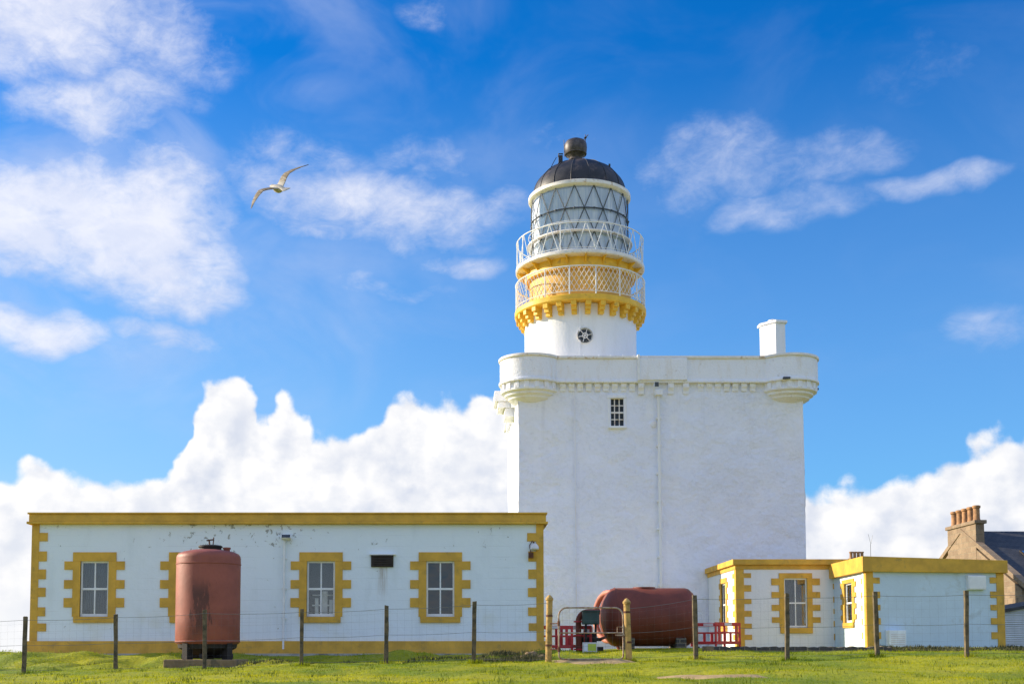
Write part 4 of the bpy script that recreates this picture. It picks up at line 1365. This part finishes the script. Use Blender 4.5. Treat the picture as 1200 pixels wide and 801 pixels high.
for (x, t) in ((SX + 1.7, .42), (SX + 2.6, .42), (SX + 2.6, .6), (SX + 1.7, .6)):
    p = Vector((x, 55 + (YA - 55) * t, eave_z + (ridge_z + .07 - eave_z) * t + .1))
    fr_sky.append(p)
sk_ = MB().add([tuple(p + n_ * .02) for p in fr_sky] + [tuple(p + n_ * .1) for p in fr_sky], [(0, 3, 2, 1), (4, 5, 6, 7), (0, 1, 5, 4), (1, 2, 6, 5), (2, 3, 7, 6), (3, 0, 4, 7)])
SKL = sk_.build('skylight', M['darksteel'], RFo)
c_ = sum(fr_sky, Vector()) / 4
MB().add([tuple(c_ + (p - c_) * .86 + n_ * .106) for p in fr_sky], [(0, 1, 2, 3)]).build('skylight_glass', M['clear'], RFo)
# corrugated shed
YS = 47.0
sx0 = W(1177, 740, YS).x
SH = thing('shed', (sx0, YS, EYE - .1), 'low pale corrugated shed with dark sloping roof at the right edge', 'shed')
b = MB(); x1_ = sx0 + 5; zA = ZZ(717, YS); zB = zA + .9
n = 26
for i in range(n):
    za, zc = EYE + .1 + i * .085, EYE + .1 + (i + 1) * .085
    if za > zA - .02: break
    b.add([(sx0, YS, za), (x1_, YS, za), (x1_, YS - .03, za + .03), (sx0, YS - .03, za + .03), (x1_, YS, zc), (sx0, YS, zc)], [(0, 1, 2, 3), (3, 2, 4, 5)])
b.add([(sx0, YS + .01, EYE - .1), (x1_, YS + .01, EYE - .1), (x1_, YS + .01, zB), (sx0, YS + .01, zA), (sx0, YS + 4, EYE - .1), (x1_, YS + 4, EYE - .1), (x1_, YS + 4, zB), (sx0, YS + 4, zA)],
      [(0, 1, 2, 3), (5, 4, 7, 6), (4, 0, 3, 7), (1, 5, 6, 2)])
b.build('cladding', M['shed'], SH)
MB().add([(sx0 - .15, YS - .15, zA - .02), (x1_, YS - .15, zB - .02), (x1_, YS + 4.1, zB - .02), (sx0 - .15, YS + 4.1, zA - .02),
          (sx0 - .15, YS - .15, zA + .1), (x1_, YS - .15, zB + .1), (x1_, YS + 4.1, zB + .1), (sx0 - .15, YS + 4.1, zA + .1)],
         [(0, 3, 2, 1), (4, 5, 6, 7), (0, 1, 5, 4), (1, 2, 6, 5), (2, 3, 7, 6), (3, 0, 4, 7)]).build('roof', M['felt'], SH)
# a cottage hidden behind, only its chimney shows
Yc = 78.0
a = W(997, 653, Yc); c = W(1014, 653, Yc)
CT = thing('distant_cottage', (a.x, Yc, EYE - 1), 'distant cottage of which only the small potted chimney shows above the ochre fascia', 'house')
MB().box(a.x - 4, c.x + 3, Yc - 3, Yc + 4, EYE - 1.5, EYE + 3).build('wall', M['sandstone'], CT)
MB().add([(a.x - 4, Yc - 3.3, EYE + 3), (c.x + 3, Yc - 3.3, EYE + 3), (c.x + 3, Yc + 4.3, EYE + 3), (a.x - 4, Yc + 4.3, EYE + 3), (a.x - 4, Yc + .5, EYE + 5.3), (c.x + 3, Yc + .5, EYE + 5.3)],
         [(0, 1, 5, 4), (2, 3, 4, 5), (0, 4, 3), (1, 2, 5), (0, 3, 2, 1)]).build('roof', M['slate'], CT)
k = MB().box(a.x, c.x, Yc, Yc + .6, EYE + 4, a.z).build('chimney', M['sandstone'], CT)
for i in range(4):
    MB().lathe([(.12, 0), (.1, .1), (.1, .32), (.13, .36), (.13, .42)], (a.x + .12 + i * .24, Yc + .3, a.z), 10).build('chimney_pot', M['pot'], k)
p0 = W(1020.5, 655, 60)
an = thing('aerial_mast', (p0.x, 60, EYE), 'thin grey aerial mast rising behind the outbuilding fascia', 'aerial')
MB().tube([(p0.x, 60, EYE - .5), (p0.x, 60, ZZ(637, 60))], .012, 6).build('pole', M['wire'], an)
q = W(1020.5, 637, 60)
b = MB().tube([(q.x, 60, q.z), (q.x - .12, 60, q.z + .5)], .008, 5).tube([(q.x, 60, q.z), (q.x + .1, 60, q.z + .45)], .008, 5)
b.build('whip', M['wire'], an)

# ------------------------------------------------------------------ vertical tank
YV = 30.0
tcx = W(244, 700, YV).x
tr = 37.2 / F * YV
vz0, vz1 = ZZ(754, YV), ZZ(656, YV)
bt_ = ZZ(772, YV)
VT = thing('upright_tank', (tcx, YV, bt_), 'upright salmon-pink cylindrical tank on short legs before the long building', 'tank')
prof = [(0.0, vz0 - .12), (tr * .5, vz0 - .10), (tr * .85, vz0 - .04), (tr * .98, vz0 + .02), (tr, vz0 + .05), (tr, vz0 + .62)]
prof += [(tr, vz1 + .04), (tr * .985, vz1 + .10), (tr * .93, vz1 + .155), (tr * .8, vz1 + .20), (tr * .55, vz1 + .245), (tr * .28, vz1 + .27), (0, vz1 + .28)]
MB().lathe(prof, (tcx, YV, 0), 64).build('shell', M['tankpink'], VT, smooth=True)
MB().lathe([(tr + .001, vz1 - .13), (tr + .012, vz1 - .12), (tr + .012, vz1 - .1), (tr + .001, vz1 - .09)], (tcx, YV, 0), 64, cap=False).build('weld_band', M['tankpink'], VT, smooth=True)
MB().lathe([(tr + .001, vz0 + .04), (tr + .012, vz0 + .05), (tr + .012, vz0 + .07), (tr + .001, vz0 + .08)], (tcx, YV, 0), 64, cap=False).build('weld_band', M['tankpink'], VT, smooth=True)
for a in (45, 135, 225, 315):
    fr = frame(Vector((tcx, YV, 0)), R(a + 12))
    MB(fr).box(tr * .74, tr * .97, -.09, .09, bt_, vz0 + .06).build('leg', M['darksteel'], VT, bevel=.01)
MB().lathe([(tr * .93, vz0 + .01), (tr * .90, vz0 - .10), (tr * .66, vz0 - .20), (tr * .40, vz0 - .27), (.16, bt_ + .06), (.16, bt_ + .01)], (tcx, YV, 0), 48).build('cone_and_gap_fill', M['darksteel'], VT, smooth=True)  # tank's dark cone, deepened to fill the shadowed gap between the legs
MB().box(tcx - tr * .8, tcx + tr * .8, YV - .07, YV + .07, bt_ + .02, bt_ + .14).box(tcx - .07, tcx + .07, YV - tr * .8, YV + tr * .8, bt_ + .03, bt_ + .145).build('cross_beam', M['darksteel'], VT, bevel=.01)
MB().tube([(tcx, YV, vz0 - .1), (tcx, YV, bt_ + .14)], .12, 12).build('drain', M['darksteel'], VT)
MB().lathe([(.27, 0), (.27, .07), (.30, .07), (.30, .1), (.27, .12), (.1, .14), (0, .14)], (tcx + .04, YV, vz1 + .25), 24).build('manhole_lid', M['darksteel'], VT, smooth=True)
b = MB().tube([(tcx + .02, YV, vz1 + .35), (tcx + .0, YV, vz1 + .52)], .02, 6).tube([(tcx + .1, YV, vz1 + .35), (tcx + .12, YV, vz1 + .58)], .015, 6)
b.tube([(tcx - .06, YV, vz1 + .5), (tcx + .1, YV, vz1 + .52)], .02, 6)
b.build('valve', M['rust'], VT)
MB().lathe([(.08, 0), (.08, .08), (.1, .08), (.1, .12), (0, .12)], (tcx + .47, YV - .1, vz1 + .19), 14).build('nozzle', M['tankpink'], VT)
cbk = MB().box(W(201, 775, YV).x, W(284, 775, YV).x, YV - .85, YV + .85, gz(tcx, YV) - .2, bt_).build('concrete_plinth', M['concrete'], bevel=.03)
tag(recenter(cbk, (tcx, YV, gz(tcx, YV) - .2)), 'rough concrete slab carrying the upright pink tank', 'plinth')

# ------------------------------------------------------------------ horizontal tank
YG = 42.5
gx0, gx1 = W(716, 720, YG).x, W(815, 720, YG).x
hr = 34.0 / F * YG
hz = ZZ(722.5, YG)
HT = thing('oil_tank', ((gx0 + gx1) / 2, YG, gz(6.5, 42)), 'large brown-red cylindrical tank lying on its side against the keep', 'tank')
prof = [(0, -.42), (hr * .3, -.40), (hr * .6, -.30), (hr * .85, -.15), (hr * .97, 0), (hr, .12), (hr, gx1 - gx0 - .40), (hr * .97, gx1 - gx0 - .28), (hr * .85, gx1 - gx0 - .14), (hr * .6, gx1 - gx0 - .05), (0, gx1 - gx0)]
MB().lathe(prof, (gx0, YG, hz), 64, axis='x').build('shell', M['tankred'], HT, smooth=True)
MB().lathe([(hr + .001, .10), (hr + .014, .11), (hr + .014, .14), (hr + .001, .15)], (gx0, YG, hz), 64, axis='x', cap=False).build('weld_band', M['tankred'], HT, smooth=True)
for x in (gx0 + .55, gx1 - .65):
    MB().box(x - .18, x + .18, YG - .75, YG + .75, gz(x, 42) - .2, hz - hr * .72).build('saddle', M['rubble'], HT, bevel=.02)
MB().lathe([(.34, 0), (.34, .12), (.40, .12), (.40, .18), (0, .2)], (gx0 + 1.2, YG + .1, hz + hr * .99 - .14), 24).build('manhole', M['tankred'], HT, smooth=True)
# ring for the tank's left rim, sunlight put into its pale pink
c0 = W(713, 722, YG)
nrm_ = Vector((-.90, -.43, 0)); pl_ = Vector((.43, -.90, 0))
RG = []
for t in np.linspace(0, 2 * PI, 40, endpoint=False):
    RG.append(c0 + pl_ * .88 * math.cos(t) + Vector((0, 0, .86 * math.sin(t))))
b = MB().tube(RG, .10, 10, closed=True)
b.build('end_ring', M['sunlitpink'], HT, smooth=True)
MB().tube([c0 + Vector((0, -.05, -.3)), c0 + Vector((.1, -.15, -.7)), c0 + Vector((.35, -.2, -1.15))], .055, 10).build('strut', M['tankpink'], HT, smooth=True)
# red flanged pipe with bend
a = W(678, 750, 41.6)
RP = thing('standpipe', (a.x, 41.6, gz(a.x, 41.6)), 'red flanged pipe bending over beside the dark green cabinet', 'pipe')
z1_ = ZZ(728, 41.6)
pts = [(a.x, 41.6, gz(a.x, 41.6) - .05), (a.x, 41.6, z1_)]
pts += [(a.x + .35 - .35 * math.cos(t), 41.6, z1_ + .35 * math.sin(t)) for t in np.linspace(.2, PI / 2, 7)] + [(a.x + .75, 41.6, z1_ + .35)]
MB().tube(pts, .10, 14).build('pipe', M['tankred'], RP, smooth=True)
b = MB()
for z_ in (gz(a.x, 41.6) + .05, z1_ - .5, z1_ - .02): b.lathe([(.17, 0), (.17, .05)], (a.x, 41.6, z_), 18)
b.build('flanges', M['barrier'], RP)

# dark green cabinet on a stand
a = W(683, 731, 41.2); c = W(702.5, 716, 41.2)
GC = thing('control_cabinet', ((a.x + c.x) / 2, 41.2, gz(a.x, 41)), 'dark green metal cabinet on a stand behind the gate', 'cabinet')
MB().box(a.x, c.x, 41.2, 41.55, a.z, c.z).build('housing', M['greenbox'], GC, bevel=.02)
MB().box(a.x - .03, c.x + .03, 41.14, 41.6, c.z, c.z + .04).build('lid', M['greenbox'], GC, bevel=.01)
MB().box(a.x + .04, c.x - .04, 41.185, 41.198, a.z + .04, c.z - .05).build('door', M['greenbox'], GC, bevel=.004)
for x in (a.x + .12, c.x - .12):
    MB().box(x - .035, x + .035, 41.3, 41.4, gz(a.x, 41) - .1, a.z).build('leg', M['darksteel'], GC)
# pump block with pale drum behind, and printed board
a2 = W(690, 757, 41.8)
PB = thing('pump_unit', (a2.x, 41.8, gz(a2.x, 41.8)), 'dark rusty pump unit standing between pipe and large tank', 'machine')
MB().box(a2.x - .35, a2.x + .5, 41.7, 42.2, gz(a2.x, 41.8) - .05, gz(a2.x, 41.8) + .16).build('bed', M['darksteel'], PB, bevel=.02)
MB().lathe([(0, -.25), (.2, -.24), (.24, -.15), (.24, .22), (.16, .3), (.06, .32), (.06, .5)], (a2.x - .05, 41.95, gz(a2.x, 41.8) + .42), 24, axis='x').build('motor', M['darksteel'], PB, smooth=True)
MB().lathe([(.18, 0), (.18, .75), (.1, .82), (0, .84)], (a2.x + .02, 42.3, gz(a2.x, 41.8) + .1), 20).build('drum', M['reflect'], PB, smooth=True)
MB().tube([(a2.x + .4, 41.95, gz(a2.x, 41.8) + .42), (a2.x + .62, 41.95, gz(a2.x, 41.8) + .5), (a2.x + .66, 41.95, gz(a2.x, 41.8) + .85), (a2.x + .95, 41.95, gz(a2.x, 41.8) + .9)], .06, 10).build('pipe', M['rust'], PB, smooth=True)
a = W(682.5, 768, 38.5); c = W(700, 752, 38.5)
SB = thing('site_notice', ((a.x + c.x) / 2, 38.5, a.z), 'white board with yellow-green panel propped on the ground behind the gate', 'sign')
fr = frame(Vector(((a.x + c.x) / 2, 38.5, 0)), R(8)); hwd = (c.x - a.x) / 2
MB(fr).box(-hwd, hwd, 0, .03, a.z - .04, c.z).build('board', M['reflect'], SB, bevel=.006)
MB(fr).box(-hwd * .25, hwd * .85, -.006, -.002, c.z - .27, c.z - .05).build('panel', M['signyellow'], SB)
MB(fr).box(-hwd * .8, -hwd * .35, -.006, -.002, c.z - .27, c.z - .05).build('pictogram', M['paleblue'], SB)
b = MB(fr)
b.box(-hwd * .7, hwd * .7, -.006, -.002, c.z - .33, c.z - .305).box(-hwd * .7, hwd * .4, -.006, -.002, c.z - .39, c.z - .365)
b.build('text_lines', M['astragal'], SB)
b = MB(fr); b.box(-hwd * .9, -hwd * .75, .03, .3, a.z - .04, a.z + .03).box(hwd * .75, hwd * .9, .03, .3, a.z - .04, a.z + .03)
b.build('foot', M['darksteel'], SB)

# ------------------------------------------------------------------ red plastic barriers


def make_barrier():
    r = bpy.data.objects.new('plastic_barrier', None); COL.objects.link(r)
    w = 1.3
    b = MB()
    b.box(-w / 2, w / 2, -.02, .02, .86, 1.0).box(-w / 2, w / 2, -.02, .02, .14, .26)
    b.box(-w / 2, -w / 2 + .09, -.02, .02, .05, .86).box(w / 2 - .09, w / 2, -.02, .02, .05, .86)
    for i in range(4):
        x = -w / 2 + .09 + (w - .18) * (i + .5) / 4
        b.box(x - .05 - .0, x + .05, -.018, .018, .26, .62 if i % 3 else .86)
    b.box(-w / 2 + .09, w / 2 - .09, -.019, .019, .56, .63)
    b.build('panel', M['barrier'], r, bevel=.012)
    MB().box(-.18, .18, -.028, -.021, .88, .98).build('reflective_strip', M['reflect'], r)
    for s_ in (-1, 1):
        MB().box(s_ * .45 - .05, s_ * .45 + .05, -.28, .28, 0, .05).build('foot', M['darksteel'], r, bevel=.012)
    return r


proto = make_barrier()
specs = [((650, 41.0), 8, 'red slotted barrier leftmost, half behind the left gate post'),
         ((672, 41.8), -14, 'red slotted barrier seen through the gate, next to the bent red pipe'),
         ((830, 43.2), 6, 'red slotted barrier right of the lying tank, against the keep'),
         ((853, 42.6), 34, 'red slotted barrier at the sunlit corner of the outbuilding')]
for i, ((px, Y), an_, lb) in enumerate(specs):
    if i == 0: r = proto
    else:
        r = proto.copy(); COL.objects.link(r)
        for chd in list(proto.children):
            c2 = chd.copy(); COL.objects.link(c2); c2.parent = r
    x = W(px, 750, Y).x
    r.location = (x, Y, gz(x, Y)); r.rotation_euler = (0, 0, R(an_)); r.scale = (1, 1, .9)
    tag(r, lb, 'barrier', 'red plastic barriers')

# ------------------------------------------------------------------ fences
LP = [(30, 722), (136, 719), (240, 714), (354, 713), (453, 709), (556, 704)]
RP_ = [(814, 697), (922, 695), (1025, 693), (1132, 692)]
YL = [25.6, 25.5, 25.3, 25.0, 24.8, 24.6]
YRt = [24.2, 23.8, 23.4, 23.2]


def fence(name, label, posts, Ys, ext, rnd):
    pts = []
    for (px, py), Y in zip(posts, Ys):
        t = W(px, py, Y); pts.append((t.x, Y, gz(t.x, Y), t.z))
    f = thing(name, (pts[0][0], pts[0][1], pts[0][2]), label, 'fence')
    for (x, y, z, zt_) in pts:
        q = MB(); lean = random.uniform(-.03, .03); ly = random.uniform(-.02, .02); hwp = random.uniform(.036, .045)
        vs = []; lv = 7
        for k in range(lv):
            t = k / (lv - 1)
            for (a, b_) in ((-1, -1), (1, -1), (1, 1), (-1, 1)):
                vs.append((x + lean * (t - 1) + hwp * a * (1 + random.uniform(-.12, .12)), y + ly * t + hwp * b_ * (1 + random.uniform(-.12, .12)), z - .25 + (zt_ - z + .25) * t + (random.uniform(-.015, .015) if k == lv - 1 else 0)))
        fs = [(3, 2, 1, 0)] + [(4 * k + i, 4 * k + (i + 1) % 4, 4 * k + 4 + (i + 1) % 4, 4 * k + 4 + i) for k in range(lv - 1) for i in range(4)] + [tuple(4 * (lv - 1) + i for i in range(4))]
        q.add(vs, fs).build('post', M['post'], f, bevel=.006)
    allp = ext[0] + pts + ext[1]
    wire = MB(); net = MB()
    for (a, b_) in zip(allp[:-1], allp[1:]):
        A = Vector(a[:2]); Bv = Vector(b_[:2]); Ln = (Bv - A).length
        def P(t, h, sag=0.0):
            xy = A + (Bv - A) * t
            z0_ = a[2] + (b_[2] - a[2]) * t; H_ = (a[3] - a[2]) * (1 - t) + (b_[3] - b_[2]) * t
            return Vector((xy.x, xy.y - .045, z0_ + H_ * h - sag * 4 * t * (1 - t)))
        for h, rad in ((.94, .004), (.5, .003), (.07, .003)):
            wire.tube([P(t / 8, h, .025) for t in range(9)], rad, 5)
        nv = int(Ln / .15)
        for i in range(nv): net.tube([P((i + .5) / nv, .02), P((i + .5) / nv, .93, .02)], .0007, 3)
        for k in range(7): net.tube([P(t / 4, .07 + .86 * (k + .5) / 7, .02) for t in range(5)], .0007, 3)
    wire.build('line_wire', M['wire'], f)
    net.build('wire_netting', M['wire'], f)
    return f


gl = W(643, 696, 24.4); gr = W(735.5, 700, 23.9)
e0 = W(-80, 725, 25.8); eR = W(1260, 690, 23.1)
fence('wire_fence', 'wire fence of six weathered wooden posts before the long building', LP, YL,
      ([(e0.x, 25.8, gz(e0.x, 25.8), e0.z)], [(gl.x, 24.4, gz(gl.x, 24.4), gl.z - .1)]), 1)
fence('wire_fence', 'wire fence of four wooden posts right of the gate, before the small outbuildings', RP_, YRt,
      ([(gr.x, 23.9, gz(gr.x, 23.9), gr.z - .15)], [(eR.x, 23.1, gz(eR.x, 23.1), eR.z)]), 2)

for k, (g_, Y, lb, ln) in enumerate(((gl, 24.4, 'pale yellow timber gate post with pointed top, at the long building corner', .015), (gr, 23.9, 'pale yellow timber gate post standing between the gate and the lying tank', -.02))):
    z = gz(g_.x, Y); r = .064
    o = thing('gate_post', (g_.x, Y, z), lb, 'post', 'timber gate posts')
    b = MB(); vs = []; lv = 9
    for j in range(lv):
        t = j / (lv - 1)
        for i in range(12):
            a = 2 * PI * i / 12; rr_ = r * (1 + random.uniform(-.04, .04))
            vs.append((g_.x + ln * (t - .5) * 2 + rr_ * math.cos(a), Y + rr_ * math.sin(a), z - .2 + (g_.z - .12 - z + .2) * t))
    fs = [(j * 12 + i, j * 12 + (i + 1) % 12, (j + 1) * 12 + (i + 1) % 12, (j + 1) * 12 + i) for j in range(lv - 1) for i in range(12)]
    b.add(vs, fs); b.build('shaft', M['gatepost'], o, smooth=True)
    MB().lathe([(r * .98, 0), (r * 1.25, .015), (r * 1.25, .05), (r * .5, .11), (0, .125)], (g_.x + ln, Y, g_.z - .13), 14).build('finial', M['gatepost'], o)
    bb = MB()
    for h in (.35, .95):
        bb.lathe([(r * 1.08, 0), (r * 1.08, .04)], (g_.x + ln * 2 * (h - .6), Y, z + h), 12)
    bb.build('strap', M['rust'], o)

# gate of bent tube
Yg = 24.2
a = W(655, 771, Yg); c = W(730, 711.5, Yg)
z_lo, z_hi = gz(2.6, Yg) + .05, c.z
GT = thing('field_gate', ((a.x + c.x) / 2, Yg, gz(2.6, Yg)), 'small rusty tubular metal gate with rounded corners between two yellow posts', 'gate')
x0_, x1_ = a.x, c.x; rc = .17
pts = []
for (cx_, cz_, a0) in ((x1_ - rc, z_hi - rc, 0), (x0_ + rc, z_hi - rc, 90), (x0_ + rc * .5, z_lo + rc * .5, 180), (x1_ - rc * .5, z_lo + rc * .5, 270)):
    r_ = rc if a0 < 180 else rc * .5
    for t in np.linspace(0, 90, 7): pts.append((cx_ + r_ * math.cos(R(a0 + t)), Yg, cz_ + r_ * math.sin(R(a0 + t))))
MB().tube(pts, .017, 8, closed=True).build('frame', M['gatetube'], GT, smooth=True)
zm_ = ZZ(741, Yg)
MB().tube([(x0_, Yg, zm_), (x1_, Yg, zm_)], .014, 8).build('rail', M['gatetube'], GT, smooth=True)
b = MB().tube([(x1_ - .12, Yg, zm_), (x1_ - .12, Yg, zm_ + .12), (x1_, Yg, zm_ + .12)], .010, 6).box(x1_ - .16, x1_ + .03, Yg - .02, Yg + .01, zm_ - .06, zm_ - .03)
b.tube([(x1_ - .16, Yg - .01, zm_ - .045), (x1_ + .13, Yg - .01, zm_ - .045)], .012, 6)
b.build('latch', M['gatetube'], GT)
for z in (z_lo + .2, z_hi - .32):
    MB().tube([(gl.x + .02, Yg + .1, z), (x0_, Yg, z)], .014, 6).lathe([(.028, -.05), (.028, .05)], (x0_, Yg, z), 10).build('hinge', M['rust'], GT)
b = MB(); 
for i in range(9):
    x = x0_ + (x1_ - x0_) * (i + .5) / 9; b.tube([(x, Yg, z_lo), (x, Yg, z_hi)], .0012, 3)
for i in range(6): z = z_lo + (z_hi - z_lo) * (i + .5) / 6; b.tube([(x0_, Yg, z), (x1_, Yg, z)], .0012, 3)
b.build('gate_netting', M['wire'], GT)

# ------------------------------------------------------------------ rough tussocks and stones


for i, (px, Y, s_, lb) in enumerate(((622, 26.3, .17, 'largest rough grey-brown stone in the grass before the long building corner'),
                                     (634, 26.0, .12, 'middle-sized rounded stone beside the left yellow gate post'),
                                     (613, 26.1, .08, 'small stone leftmost in the dry grass before the long building corner'))):
    b = bmesh.new(); bmesh.ops.create_icosphere(b, subdivisions=3, radius=1)
    for v in b.verts:
        k = 1 + .4 * mnoise.noise(v.co * 1.4 + Vector((5, i * 3, 0))) + .1 * mnoise.noise(v.co * 4)
        v.co = Vector((v.co.x * s_ * k, v.co.y * s_ * .8 * k, v.co.z * s_ * .6 * k))
    me = bpy.data.meshes.new('stone'); b.to_mesh(me); b.free(); me.materials.append(M['concrete'])
    o = bpy.data.objects.new('stone', me); COL.objects.link(o); x = W(px, 770, Y).x
    o.location = (x, Y, gz(x, Y) + s_ * .2); tag(o, lb, 'stone')

tag(grass('rough_grass', 5200, W(560, 770, 26).x, W(645, 770, 26).x, 25.4, 27.2, .06, .14, .012, 11, M['tussock']), 'dry rough grass heaped around stones by the gate', 'rough grass', kind='stuff')
tag(grass('rough_grass', 9000, W(1040, 760, 38).x, W(1230, 760, 38).x, 37.4, 39.2, .05, .13, .02, 12, M['tussock']), 'dark rough grass below the blank outbuilding wall at right', 'rough grass', kind='stuff')
tag(grass('rough_grass', 12000, -9, 2.2, 27.6, 29.3, .05, .12, .011, 13, M['tussock']), 'dry rough grass along the toe of the shaded bank', 'rough grass', kind='stuff')


PP = [(W(a, b_, Y).x, Y) for (a, b_), Y in list(zip(LP, YL)) + list(zip(RP_, YRt))] + [(gl.x, 24.4), (gr.x, 23.9)]


def near_posts(X, Y):
    k = np.zeros(len(X), bool)
    for (a, b_) in PP: k |= ((X - a) ** 2 + (Y - b_) ** 2) < .17 ** 2
    return k


tag(grass('rough_grass', 190000, -10, 10.5, 22.9, 26.0, .05, .15, .007, 17, M['blade'], near_posts), 'longer uncut grass tufts round the foot of the fence posts', 'rough grass', kind='stuff')

# ------------------------------------------------------------------ gull
def gull():
    c = W(326, 220, 24.0)
    b = MB()
    # local: x along the wings (right +), y along the body (head +), z up through the back
    def loft(secs, n=12):
        vs = []; fs = []
        for (p, ax, u, w_) in secs:
            p = Vector(p)
            for k in range(n):
                q = 2 * PI * k / n
                vs.append(p + Vector(u) * math.cos(q) + Vector(w_) * math.sin(q))
        for i in range(len(secs) - 1):
            for k in range(n):
                fs.append((i * n + k, i * n + (k + 1) % n, (i + 1) * n + (k + 1) % n, (i + 1) * n + k))
        fs.append(tuple(reversed(range(n)))); fs.append(tuple((len(secs) - 1) * n + k for k in range(n)))
        b.add(vs, fs)
    body = [(.27, .012, .012, .0), (.255, .03, .028, .0), (.22, .043, .04, .0), (.18, .045, .043, -.005), (.13, .055, .055, -.012), (.06, .075, .072, -.02), (-.02, .078, .072, -.022),
            (-.10, .062, .055, -.012), (-.17, .045, .03, .0), (-.22, .055, .014, .005), (-.30, .085, .009, .005), (-.34, .08, .007, .003)]
    loft([((0, y, z), None, (rx, 0, 0), (0, 0, rz)) for y, rx, rz, z in body])
    for sg in (-1, 1):
        # root, elbow, wrist, hand, tip: position, chord, thickness
        if sg > 0: st_ = [(.02, .06, .0, .19, .022), (.12, .10, .05, .18, .018), (.22, .14, .11, .17, .016), (.30, .15, .145, .155, .013), (.42, .09, .17, .13, .010), (.55, .01, .18, .09, .008), (.68, -.08, .18, .04, .006)]
        else: st_ = [(.02, .06, .0, .19, .022), (.12, .10, .03, .18, .018), (.22, .14, .045, .17, .016), (.30, .15, .045, .155, .013), (.42, .09, .01, .13, .010), (.55, .01, -.05, .09, .008), (.66, -.08, -.12, .04, .006)]
        loft([((sg * x, y - chd / 2 + .03, z), None, (0, chd * .72, -.008), (0, .0, th)) for (x, y, z, chd, th) in st_])
    o = b.build('seagull', M['gull'], smooth=False)
    rmd = o.modifiers.new('merge', 'REMESH'); rmd.mode = 'VOXEL'; rmd.voxel_size = .0055; rmd.use_smooth_shade = True
    # orientation: seen from below and behind the left shoulder; the wings span lower left to upper right
    vx = Vector((.78, .36, .52)).normalized()          # wing axis as it lies in the place
    vy = Vector((-.62, .70, .38)); vy = (vy - vx * vy.dot(vx)).normalized()
    vz = vx.cross(vy)
    rot = Matrix((vx, vy, vz)).transposed().to_4x4()
    o.matrix_world = Matrix.Translation(c) @ rot @ Matrix.Scale(1.14, 4)
    tag(o, 'gull gliding with spread bent wings against the cloudy sky', 'gull')
    bk = MB().lathe([(.013, 0), (.011, .03), (.005, .055), (0, .062)], (0, .268, -.003), 8, axis='y')
    me = bk.build('beak', M['beak'])
    me.parent = o
    return o


gull()
